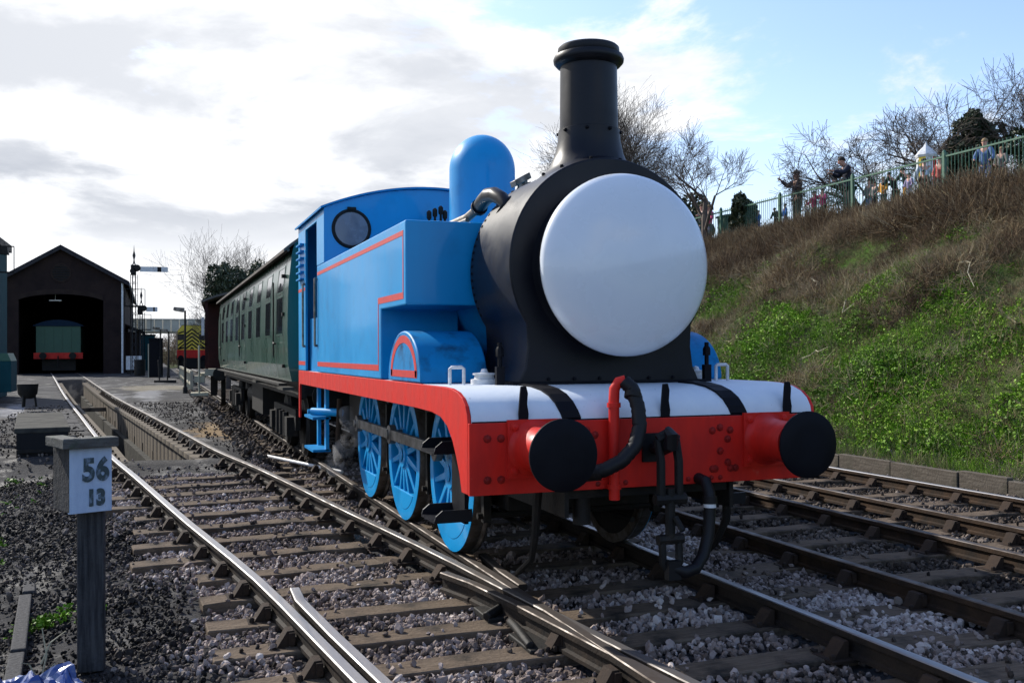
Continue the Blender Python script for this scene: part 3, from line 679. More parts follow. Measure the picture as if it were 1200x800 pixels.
    for k in range(8):
        a = 2*PI*k/8+.3; b.lathe([(.016, 0), (.012, .015), (0, .018)], (.234*math.cos(a), 1+.234*math.sin(a), 3.335), (math.cos(a), math.sin(a), 0), n=8)
    for k in range(10):
        a = 2*PI*k/10; px, py = .375*math.cos(a), .31*math.sin(a); b.lathe([(.016, 0), (.012, .018), (0, .02)], (px, 1+py, 3.09-(.79-math.sqrt(.79*.79-px*px))), (math.cos(a)*.4, math.sin(a)*.4, 1), n=8)
    b.build('bolts', M['black'], ch, kind='stuff')
    b = MB(); b.lathe([(.174, 0), (0, .001)], (0, 1, 3.65), n=24); b.build('flue', M['dark'], ch)
    # boiler, bands, dome
    b = MB(); b.lathe([(.66, 0), (.66, 3.97)], (0, 1.55, CZ-.03), (0, 1, 0), n=64); b.build('boiler', M['blue_matt'], t)
    for yy in (1.62, 3.1, 4.4):
        b = MB(); b.lathe([(.655, 0), (.668, .002), (.668, .05), (.655, .052)], (0, yy, CZ-.03), (0, 1, 0), n=64); b.build('boiler_band', M['blue'], t)
    b = MB(); b.lathe([(.47, 2.76), (.40, 2.83), (.355, 2.90), (.338, 2.98), (.335, 3.10), (.335, 3.50)]+[(.335*math.cos(R(a)), 3.50+.365*math.sin(R(a))) for a in np.linspace(6, 90, 14)], (0, 3.62, 0), n=56); b.build('dome', M['blue'], t)
    # bracket plate on the boiler top behind the chimney
    b = MB(); b.box((-.11, 2.27, 2.93), (.01, 2.30, 3.17)); b.prism([(-.14, 3.12), (.0, 3.20), (-.02, 3.25), (-.16, 3.17)], 'y', 2.22, 2.36); b.tube([(-.05, 2.3, 2.9), (-.05, 2.3, 3.2)], .04, 8); b.build('top_bracket', M['steel'], t, bevel=.006)
    # side tanks
    tank = [(1.60, 2.035), (1.60, 2.70), (6.02, 2.70), (6.02, FZ+.004), (2.50, FZ+.004), (2.50, 2.035)]
    for s in (-1, 1):
        b = MB(); b.prism(tank, 'x', s*HW, s*.60); tk = b.build('side_tank', M['blue'], t, bevel=.012)
        # lining (flat painted lines, a hair proud)
        X = s*(HW+.0025); Xi = s*(HW-.004)
        b = MB()
        def ln(y0, y1, z0, z1): b.box((min(X, Xi), y0, z0), (max(X, Xi), y1, z1))
        ln(1.665, 5.98, 2.585, 2.625); ln(1.665, 1.69, 2.14, 2.583); ln(1.665, 2.60, 2.085, 2.138); ln(2.578, 2.60, 1.56, 2.083); ln(2.578, 5.98, 1.505, 1.558)
        b.build('red_lining', M['lining'], tk)
        # tank front valance box top fittings
        b = MB(); b.lathe([(.15, 0), (.15, .07), (.12, .09), (0, .10)], (s*.95, 2.6, 2.70), n=24); b.box((s*.95-.18, 2.57, 2.775), (s*.95+.18, 2.63, 2.80)); b.build('filler_cap', M['blue_matt'], tk) if s > 0 else None
        b = MB()
        b.build if False else None
        # sand box arch in front of the tank
        ar = [(2.27, FZ+.004)]+[(1.735+.535*math.cos(R(a)), FZ+.004+.40*math.sin(R(a))) for a in np.linspace(8, 172, 21)]+[(1.20, FZ+.004)]
        b = MB(); b.prism(ar, 'x', s*(HW-.012), s*.76, smooth=True); sx = b.build('sand_box', M['blue_sooty'], t, bevel=.012)
        b = MB()
        ro = [(1.735+.435*math.cos(R(a)), 1.475+.325*math.sin(R(a))) for a in np.linspace(0, 180, 25)]; rI = [(1.735+.375*math.cos(R(a)), 1.475+.265*math.sin(R(a))) for a in np.linspace(0, 180, 25)]
        X2 = s*(HW-.0095); X3 = s*(HW-.018)
        for i in range(24):
            A = [(X2, *ro[i]), (X2, *ro[i+1]), (X2, *rI[i+1]), (X2, *rI[i]), (X3, *ro[i]), (X3, *ro[i+1]), (X3, *rI[i+1]), (X3, *rI[i])]
            b.add(A, [(0, 1, 2, 3), (4, 7, 6, 5), (0, 4, 5, 1), (3, 2, 6, 7)])
        b.box((min(X2, X3), 1.31, 1.470), (max(X2, X3), 2.16, 1.525)); b.build('red_lining', M['lining'], sx)
    # cab
    cab = MB(); arc = [(1.30*math.sin(R(a)), 3.33+.27*math.cos(R(a))) for a in np.linspace(-90, 90, 25)]
    roofz = lambda x: 3.335+.265*(1-(x/1.30)**2)
    top = [(x, roofz(x)) for x in np.linspace(-1.28, 1.28, 25)]
    cab.prism([(-1.28, 1.44)]+top+[(1.28, 1.44)], 'y', 5.50, 5.53); cf = cab.build('cab_front', M['blue'], t)
    cab = MB(); cab.prism([(-1.28, 1.44)]+top+[(1.28, 1.44)], 'y', 7.59, 7.62); cab.build('cab_back', M['blue'], t)
    for s in (-1, 1):
        for (y0, y1, z0, z1) in ((5.50, 6.02, 2.704, 3.335), (6.97, 7.62, 1.436, 3.335), (6.02, 6.97, 3.22, 3.335)):
            pass
        b = MB(); b.box((s*HW-.0, 5.498, 2.703), (s*(HW-.03), 6.03, 3.34)) if s > 0 else b.box((s*HW, 5.498, 2.703), (s*(HW-.03), 6.03, 3.34))
        b.box((min(s*HW, s*(HW-.03)), 6.97, 1.436), (max(s*HW, s*(HW-.03)), 7.62, 3.34)); b.box((min(s*HW, s*(HW-.03)), 6.03, 3.24), (max(s*HW, s*(HW-.03)), 6.97, 3.34))
        cs = b.build('cab_side', M['blue'], t, bevel=.006)
        b = MB(); x0, x1 = sorted((s*(HW-.06), s*(HW-.09))); b.box((x0, 6.02, 1.436), (x1, 6.97, 2.10)); d_ = b.build('cab_door', M['blue_matt'], cs)
        b = MB(); b.tube([(s*(HW+.03), 6.00, 1.75), (s*(HW+.03), 6.00, 2.55)], .014, 6); b.tube([(s*(HW+.03), 7.00, 1.75), (s*(HW+.03), 7.00, 2.55)], .014, 6)
        for yy in (6.0, 7.0):
            for zz in (1.75, 2.55): b.tube([(s*(HW-.0), yy, zz), (s*(HW+.035), yy, zz)], .016, 6)
        b.build('handrail', M['steel'], cs)
        b = MB(); X = s*(HW+.0025); Xi = s*(HW-.004)
        for a_ in ((7.00, 7.60, 2.47, 2.51), (7.00, 7.60, 1.505, 1.558)): b.box((min(X, Xi), a_[0], a_[2]), (max(X, Xi), a_[1], a_[3]))
        b.build('red_lining', M['lining'], cs)
        for k in range(6):
            b = MB(); b.box((min(s*HW, s*(HW+.05)), 7.10, 2.62+k*.09), (max(s*HW, s*(HW+.05)), 7.50, 2.64+k*.09)); b.build('louvre', M['blue_matt'], cs)
        # round front windows
        b = MB(); ce = Vector((s*.98, 5.50, 3.10))
        ring = [(.21+.022*math.cos(R(a)), .022*math.sin(R(a))) for a in range(0, 361, 45)]
        b.lathe(ring, ce, (0, -1, 0), n=40); b.box((ce.x-.05, 5.47, 3.32), (ce.x+.05, 5.50, 3.35)); b.build('window_frame', M['grime'], cf)
        b = MB(); b.lathe([(.205, 0), (.205, .008), (0, .009)], ce+Vector((0, -.002, 0)), (0, -1, 0), n=40); b.build('round_window', M['glassgrey'], cf)
    rf = MB(); rp = [(x, roofz(x)+.004) for x in np.linspace(-1.34, 1.34, 25)]+[(x, roofz(x)+.028) for x in np.linspace(1.34, -1.34, 25)]
    rf.prism(rp, 'y', 5.46, 7.68, smooth=True); rf.build('cab_roof', M['blue_matt'], t)
    b = MB(); b.box((-1.22, 5.56, 1.45), (1.22, 6.1, 2.3)); b.build('backhead', M['dark'], t)
    # whistles and fittings in front of the cab
    b = MB()
    for x, h in ((-.13, 3.30), (-.06, 3.33), (.01, 3.36), (.06, 3.31)): b.tube([(x, 5.2, 2.9), (x, 5.2, h-.08)], .014, 6); b.lathe([(.026, 0), (.03, .02), (.03, .08), (.012, .1)], (x, 5.2, h-.09), n=8)
    b.tube([(-.2, 5.2, 3.12), (.12, 5.2, 3.12)], .03, 8); b.build('whistle', M['grime'], t)
    b = MB(); b.tube([(-.565, 1.30, 2.80), (-.585, 1.36, 2.86), (-.61, 1.46, 2.905), (-.625, 1.58, 2.915), (-.63, 1.70, 2.885), (-.63, 1.80, 2.85)], [.05, .058, .062, .062, .06, .055], 14); b.lathe([(.095, 0), (.095, .02)], (-.575, 1.31, 2.79), (-.75, .3, .66), n=14); b.lathe([(.07, 0), (.07, .03)], (-.63, 1.78, 2.855), (0, 1, -.3), n=14)
    ep = b.build('exhaust_elbow', M['black_gloss'], t)
    b = MB(); b.tube([(-.63, 1.79, 2.85), (-.64, 2.1, 2.80), (-.64, 5.45, 2.79)], .038, 10); b.tube([(-.70, 1.9, 2.76), (-.72, 5.4, 2.76)], .018, 8); b.build('exhaust_pipe', M['steel'], t)
    # footplate fittings
    for s in (-1, 1):
        b = MB(); b.tube([(s*1.15, .90, FZ), (s*1.15, .90, FZ+.115), (s*1.135, .90, FZ+.125), (s*1.06, .90, FZ+.125), (s*1.045, .90, FZ+.115), (s*1.045, .90, FZ)], .013, 8); b.build('grab_handle', M['white'], t, label='white hooped grab handle')
        b = MB(); b.lathe([(.10, 0), (.10, .035), (.075, .04), (.07, .065), (.085, .068), (.085, .08), (.03, .085), (.02, .11), (0, .115)], (s*.88, .93, FZ), n=20); b.build('filler_lid', M['white'], t)
        b = MB(); b.tube([(s*.84, .70, FZ), (s*.84, .70, FZ+.30)], .017, 8); b.lathe([(.03, 0), (.03, .05), (.02, .07)], (s*.84, .70, FZ+.2), n=8); b.box((s*.84-.03, .68, FZ), (s*.84+.03, .72, FZ+.13)); b.build('lamp_iron', M['black'], t)
    # frames, stretchers, ashpan, brake gear
    b = MB()
    for s in (-1, 1): b.box((s*.62-.015, .02, .58), (s*.62+.015, 7.5, 1.20))
    for y0, y1, z0, z1 in ((.05, .5, .7, 1.18), (1.2, 1.6, .45, 1.38), (2.7, 3.1, .5, 1.35), (4.3, 4.75, .35, 1.38), (6.1, 7.4, .4, 1.35)): b.box((-.6, y0, z0), (.6, y1, z1))
    b.build('frame', M['grime'], t)
    b = MB()
    for y in (1.36, 3.02, 4.70):
        for s in (-1, 1): b.prism([(y-.03, 1.1), (y+.03, 1.1), (y+.06, .75), (y+.02, .35), (y-.05, .35), (y-.02, .75)], 'x', s*.70, s*.76)
        b.tube([(-.8, y, .4), (.8, y, .4)], .025, 8)
    b.tube([(-.45, 1.2, .32), (-.45, 6.6, .36)], .022, 8); b.tube([(.45, 1.2, .32), (.45, 6.6, .36)], .022, 8)
    b.tube([(-.73, .25, .78), (-.74, .28, .45), (-.72, .4, .25), (-.74, .65, .10)], [.035, .03, .022, .018], 8)
    b.tube([(.73, .25, .78), (.74, .28, .45), (.72, .4, .25), (.74, .65, .10)], [.035, .03, .022, .018], 8)
    b.tube([(-.47, .12, .80), (-.47, .12, .52)], .06, 10); b.build('brake_gear', M['grime'], t)
    # guard irons
    # wheels
    proto = []
    for wi, wy in enumerate((2.08, 3.755, 5.43)):
        for s in (-1, 1):
            if not proto:
                w = thing('wheel', None, None); 
                b = MB(); b.lathe([(.595, 0), (.648, .002), (.652, .02), (.655, .10), (.672, .112), (.678, .125), (.672, .138), (.595, .14), (.595, 0)], (0, 0, 0), (1, 0, 0), n=72); b.build('tyre', M['steel'], w)
                b = MB(); b.lathe([(.535, .012), (.54, -.002), (.594, -.003), (.6485, -.001), (.6485, .004), (.594, .012), (.594, .12), (.54, .12), (.535, .012)], (0, 0, 0), (1, 0, 0), n=72); b.build('rim', M['blue'], w)
                b = MB(); b.lathe([(.13, .121), (.13, .124), (.60, .124), (.60, .121), (.13, .121)], (0, 0, 0), (1, 0, 0), n=48); b.build('dark_disc', M['grime'], w)  # thin disc added to darken the wheel's inner side
                b = MB(); b.lathe([(.07, -.02), (.13, -.018), (.135, 0), (.135, .12)], (0, 0, 0), (1, 0, 0), n=32); b.lathe([(.07, -.03), (.03, -.034), (0, -.034)], (0, 0, 0), (1, 0, 0), n=20); b.prism([(-.09, 0), (.09, 0), (.075, .26), (-.075, .26)], 'x', -.015, .05); b.build('hub', M['blue'], w)
                sp = None
                for k in range(14):
                    if sp is None:
                        b = MB(); b.add([(0, -.034, .12), (0, .034, .12), (.008, .022, .55), (.008, -.022, .55), (.06, -.034, .12), (.06, .034, .12), (.06, .022, .55), (.06, -.022, .55)], [(0, 1, 2, 3), (7, 6, 5, 4), (0, 4, 5, 1), (2, 6, 7, 3), (0, 3, 7, 4), (1, 5, 6, 2)]); sp = b.build('spoke', M['blue'], w, bevel=.008)
                    else: inst(sp, w, (0, 0, 0), (2*PI*k/14, 0, 0))
                b = MB(); a0 = R(222); a1 = R(318); P = [(.545*math.cos(a0+(a1-a0)*i/16), .545*math.sin(a0+(a1-a0)*i/16)) for i in range(17)]; b.prism(P, 'x', -.006, .075); b.build('balance_weight', M['blue'], w, bevel=.006)
                b = MB(); b.tube([(-.10, 0, .20), (.02, 0, .20)], .045, 14); b.build('crank_pin', M['rodsteel'], w)
                w.parent = t; proto.append(w)
            else:
                w = dup(proto[0]); w.parent = t
            w.location = (s*.80, wy, .65)
            w.rotation_euler = (0, 0, 0 if s < 0 else PI)
            if s > 0: w.rotation_euler = (0, 0, PI)
        b = MB(); b.tube([(-.70, wy, .65), (.70, wy, .65)], .085, 14); b.build('axle', M['grime'], t)
    for s in (-1, 1):
        b = MB(); x0, x1 = sorted((s*.90, s*.945))
        for ya, yb in ((2.08, 3.755), (3.755, 5.43)): b.prism([(ya+.07, .80), (yb-.07, .80), (yb-.07, .90), (ya+.07, .90)], 'x', x0, x1)
        for wy in (2.08, 3.755, 5.43): b.lathe([(.095, 0), (.095, .065), (.05, .07), (.045, .09), (0, .09)], (s*.885, wy, .85), (s, 0, 0), n=24)
        b.build('coupling_rod', M['rodsteel'], t, bevel=.006)
    # steps
    for s in (-1, 1):
        b = MB(); x0, x1 = sorted((s*1.02, s*1.05)); b.prism([(.86, 1.25), (1.28, 1.25), (1.20, .95), (1.20, .43), (.88, .43), (.88, .95)], 'x', x0, x1); st = b.build('front_steps', M['black'], t)
        for z in (.94, .45):
            b = MB(); x0, x1 = sorted((s*1.28, s*1.0)); b.box((x0, .86, z), (x1, 1.22, z+.018)); b.prism([(x0, z+.018), (x1, z+.018), (x1, z+.085), (x1-s*.0, z+.09), (x0+.06, z+.09), (x0+.01, z+.05)], 'y', 1.205, 1.225); b.prism([(x0, z+.018), (x1, z+.018), (x1, z+.09), (x0+.06, z+.09), (x0+.01, z+.05)], 'y', .855, .87); b.build('tread', M['black_gloss'], st)
        b = MB(); x0, x1 = sorted((s*1.10, s*1.14)); b.prism([(6.38, 1.25), (6.5, 1.25), (6.5, .45), (6.38, .45)], 'x', x0, x1); b.prism([(7.0, 1.25), (7.1, 1.25), (7.1, .45), (7.0, .45)], 'x', x0, x1); st = b.build('cab_steps', M['blue'], t)
        for z in (.84, .44):
            b = MB(); x0, x1 = sorted((s*1.30, s*1.08)); b.box((x0, 6.38, z), (x1, 7.1, z+.03)); b.build('tread', M['blue_matt'], st)
        b = MB(); b.tube([(s*1.0, 6.2, 1.1), (s*1.02, 6.2, .60), (s*1.02, 6.22, .42), (s*1.02, 6.45, .36)], .035, 10); b.build('injector_pipe', M['railside'], t, label='rusty brown bent injector pipe')
        b = MB(); b.tube([(s*.98, 5.2+1.0, .93), (s*1.27, 6.6, .93)], .05, 10); b.lathe([(.03, 0), (.03, .06)], (s*1.27, 6.6, .93), (s, 0, 0), n=10); b.build('injector', M['blue'], t)
    # side handrail bracket and sanding pipes
    return t
loco = build_loco()
# steam drifting from the injector
def steam():
    b = MB()
    rs = random.Random(3)
    for (x, y, z, r_) in ((-1.05, 6.25, .30, .13), (-1.10, 6.6, .2, .10), (-.98, 6.05, .45, .15), (-.92, 5.95, .68, .14), (-.95, 6.0, .9, .11)):
        b.lathe([(r_*math.sin(R(a))*(1+.12*math.sin(a)), -r_*math.cos(R(a))*1.2) for a in range(0, 181, 20)], (x, y, z), n=12)
    o = b.build('steam', M['white'], None); m_ = bpy.data.materials.new('steam_volume'); m_.use_nodes = True; nt = m_.node_tree; nt.nodes.clear()
    out = nt.nodes.new('ShaderNodeOutputMaterial'); v = nt.nodes.new('ShaderNodeVolumePrincipled'); v.inputs['Color'].default_value = (.95, .95, .97, 1)
    tc = nt.nodes.new('ShaderNodeTexCoord'); n = nt.nodes.new('ShaderNodeTexNoise'); n.inputs['Scale'].default_value = 3.5; nt.links.new(tc.outputs['Object'], n.inputs[0])
    mr = nt.nodes.new('ShaderNodeMapRange'); mr.inputs[1].default_value = .42; mr.inputs[2].default_value = .75; mr.inputs[4].default_value = 5; nt.links.new(n.outputs[0], mr.inputs[0]); nt.links.new(mr.outputs[0], v.inputs['Density'])
    nt.links.new(v.outputs[0], out.inputs['Volume']); o.data.materials.clear(); o.data.materials.append(m_)
    tag(o, 'thin wisp of white steam by the injector under the cab', 'steam', kind='stuff')
steam()

# ------------------------------------------------------------------ carriages
def build_coach():
    t = thing('passenger_coach', 'dark green slam-door carriage coupled behind the blue engine', 'railway carriage', (0, 8.25, 0))
    HW = 1.37; Lc = 15.6
    rz = lambda x: 3.13+.52*(1-(abs(x)/1.40)**2.3)
    # curved side profile
    prof = [(1.31, 1.26), (1.36, 1.5), (HW, 2.0), (1.355, 2.6), (1.31, 3.02), (1.29, 3.12)]
    win = []
    # doors & windows along y : (y0, y1, z0, z1, is small top light)
    doors = [(.42+2.6*k) for k in range(6)]
    b = MB(); prof2 = [(-x, z) for x, z in prof]; full = [(x, z) for x, z in prof]+[(x, rz(x)) for x in np.linspace(1.25, -1.25, 21)]+prof2[::-1]
    b.prism(full, 'y', 0, Lc); body = b.build('body', M['coachgreen'], t)
    b = MB(); rp = [(x, rz(x)+.015) for x in np.linspace(1.42, -1.42, 27)]+[(x, rz(x)-.03) for x in np.linspace(-1.42, 1.42, 27)]; b.prism(rp, 'y', -.05, Lc+.05, smooth=True); b.build('roof', M['coachroof'], t)
    b = MB(); 
    for s in (-1, 1): b.tube([(s*1.36, -.04, 3.11), (s*1.36, Lc+.04, 3.11)], .022, 6)
    b.build('gutter', M['coachroof'], t)
    def sx(z):
        for (xa, za), (xb, zb) in zip(prof[:-1], prof[1:]):
            if za <= z <= zb: return xa+(xb-xa)*(z-za)/(zb-za)
        return 1.3
    protoW = {}
    def window(y0, w, z0, z1, s, key):
        if (key, s) not in protoW:
            b = MB(); e = .028
            def q(ya, yb, za, zb, out):
                x0, x1 = sx(za), sx(zb); b.add([(s*(x0-.02), ya, za), (s*(x0-.02), yb, za), (s*(x1-.02), yb, zb), (s*(x1-.02), ya, zb), (s*(x0+out), ya, za), (s*(x0+out), yb, za), (s*(x1+out), yb, zb), (s*(x1+out), ya, zb)], [(0, 3, 2, 1), (4, 5, 6, 7), (0, 1, 5, 4), (1, 2, 6, 5), (2, 3, 7, 6), (3, 0, 4, 7)])
            q(0, e, z0, z1, .008); q(w-e, w, z0, z1, .008); q(e, w-e, z0, z0+e, .008); q(e, w-e, z1-e, z1, .008)
            fr = b.build('window', M['coachgreen'], t, bevel=.006); b2 = MB(); b, bb = b2, b
            x0, x1 = sx(z0), sx(z1); b2.add([(s*(x0+.006), e, z0+e), (s*(x0+.006), w-e, z0+e), (s*(x1+.006), w-e, z1-e), (s*(x1+.006), e, z1-e)], [(0, 1, 2, 3) if s > 0 else (3, 2, 1, 0)])
            b2.build('pane', M['glassdark'], fr); protoW[(key, s)] = fr
        else:
            src = protoW[(key, s)]; fr = inst(src, t, (0, 0, 0)); 
            for c in src.children: inst(c, fr, (0, 0, 0))
        fr.location = (0, y0, 0)
    for s in (-1, 1):
        y = .55
        for k in range(9):
            if y+.7 > Lc: break
            isdoor = k in (0, 4, 8)
            w = .74
            window(y, w, 2.54, 2.94, s, 'top'); window(y-.02, w+.04, 1.92, 2.51, s, 'low')
            if isdoor:
                b = MB(); 
                for yy in (y-.11, y+w+.09): b.add([(s*(sx(z)+.004), yy+dy_, z) for z in (1.29, 1.5, 2.0, 2.6, 3.05) for dy_ in (0, .018)], [(2*i, 2*i+1, 2*i+3, 2*i+2) for i in range(4)])
                dl = b.build('door_edge', M['dark'], t)
                b = MB(); b.tube([(s*1.38, y+w+.03, 1.80), (s*1.42, y+w+.03, 1.82), (s*1.42, y+w-.07, 1.80)], .014, 6); b.tube([(s*1.40, y+w+.16, 1.6), (s*1.40, y+w+.16, 2.75)], .012, 6)
                for zz in (1.45, 2.2, 2.75): b.box((min(s*1.34, s*1.395), y-.16, zz), (max(s*1.34, s*1.395), y-.08, zz+.05))
                b.build('door_handle', M['grime'], t)
            y += 1.60
    # end, gangway
    b = MB(); b.box((-.5, -.30, 1.3), (.5, 0.01, 3.2)); b.box((-.5, Lc-.01, 1.3), (.5, Lc+.3, 3.2)); b.build('gangway', M['dark'], t)
    b = MB()
    for s in (-1, 1): b.box((s*1.15-.05, .0, 1.02), (s*1.15+.05, Lc, 1.262)); b.box((min(s*1.3, s*1.42), .6, 1.19), (max(s*1.3, s*1.42), Lc-.4, 1.22))
    b.box((-1.2, .02, 1.05), (1.2, .14, 1.25)); b.build('underframe', M['grime'], t)
    for y0 in (1.5, Lc-4.0):
        b = MB()
        for s in (-1, 1):
            b.box((s*1.02-.04, y0, .45), (s*1.02+.04, y0+2.9, .78))
            for yy in (y0+.35, y0+2.45): b.box((s*1.08-.09, yy-.15, .35), (s*1.08+.09, yy+.15, .65))
            for yy in (y0+.9, y0+1.4, y0+1.9): b.tube([(s*1.1, yy, .3), (s*1.1, yy, .7)], .05, 6)
        b.box((-1.05, y0+1.2, .5), (1.05, y0+1.7, .75)); bg_ = b.build('bogie', M['grime'], t)
        for s in (-1, 1):
            for yy in (y0+.35, y0+2.45): b = MB(); b.tube([(s*.72, yy, .5), (s*.86, yy, .5)], .5, 28); b.lathe([(.46, 0), (.42, .04), (.12, .03)], (s*.86, yy, .5), (s, 0, 0), n=24); b.build('wheel', M['grime'], bg_)
    b = MB(); b.box((-1.1, 6, .45), (-.5, 8.2, 1.02)); b.box((.4, 6.5, .45), (1.1, 9.5, 1.02)); b.tube([(-.8, 9, .7), (-.8, 10.4, .7)], .22, 14); b.build('battery_box', M['grime'], t)
    for yy in (-.0, Lc):
        for s in (-1, 1):
            b = MB(); d = -1 if yy == 0 else 1; b.lathe([(.1, 0), (.1, .25), (.2, .27), (.2, .3), (0, .31)], (s*.87, yy, 1.05), (0, d, 0), n=20); b.build('buffer', M['grime'], t)
    b = MB(); b.box((-1.44, 4.2-.35, 1.14), (-1.28, 4.8-.35, 1.18)); b.box((-1.44, -.02, 1.14), (-1.28, .6, 1.18)); b.build('footboard', M['ash_slab'], t)
    return t
build_coach()
def build_van():
    t = thing('brake_van', 'dark maroon van with open end platform beyond the green carriage', 'railway van', (-.40, 24.75, 0), R(-3.6))
    b = MB(); b.box((-1.3, 1.2, 1.2), (1.3, 6, 3.2)); bd = b.build('body', M['maroon'], t)
    b = MB(); rp = [(x, 3.2+.35*(1-(x/1.45)**2)) for x in np.linspace(1.4, -1.4, 13)]; b.prism(rp+[(x, z-.06) for x, z in rp[::-1]], 'y', -.1, 6.1, smooth=True); b.build('roof', M['coachroof'], t)
    b = MB()
    for x in (-1.25, 1.25):
        for y in (0.0, .6): b.box((x-.04, y, 1.2), (x+.04, y+.06, 3.22))
    b.box((-1.3, 0, 1.9), (1.3, .05, 1.97)); b.build('veranda_post', M['maroon'], t)
    for k in range(8):
        b = MB(); b.box((-1.315, 1.25+k*.59, 1.25), (-1.3, 1.25+k*.59+.56, 3.15)); b.build('plank', M['maroon'], t)
    b = MB(); b.box((-1.3, -.1, 1.0), (1.3, 6, 1.2)); b.box((-1.42, -.05, 1.02), (-1.3, 1.2, 1.08)); b.build('floor_frame', M['cream'], t, label='pale cream-painted underframe')
    b = MB()
    for y in (1.6, 4.8):
        for s in (-1, 1): b.tube([(s*.7, y, .5), (s*.84, y, .5)], .5, 24); b.box((s*1.05-.1, y-.25, .35), (s*1.05+.1, y+.25, 1.0))
    b.build('running_gear', M['grime'], t)
    b = MB(); b.box((-1.40, .25, 2.2), (-1.32, .5, 2.75)); b.build('side_lamp', M['white'], t)
    for s in (-1, 1):
        b = MB(); b.lathe([(.1, 0), (.1, .25), (.2, .27), (.2, .3), (0, .31)], (s*.87, -.1, 1.05), (0, -1, 0), n=16); b.build('buffer', M['grime'], t)
    b = MB(); b.tube([(-1.46, -.1, .45), (-1.46, -.1, 1.9)], .03, 6); b.box((-1.7, -.2, .42), (-1.2, .5, .5)); b.box((-1.6, -.1, .8), (-1.3, .4, 1.0)); b.build('end_steps', M['cream'], t)
build_van()

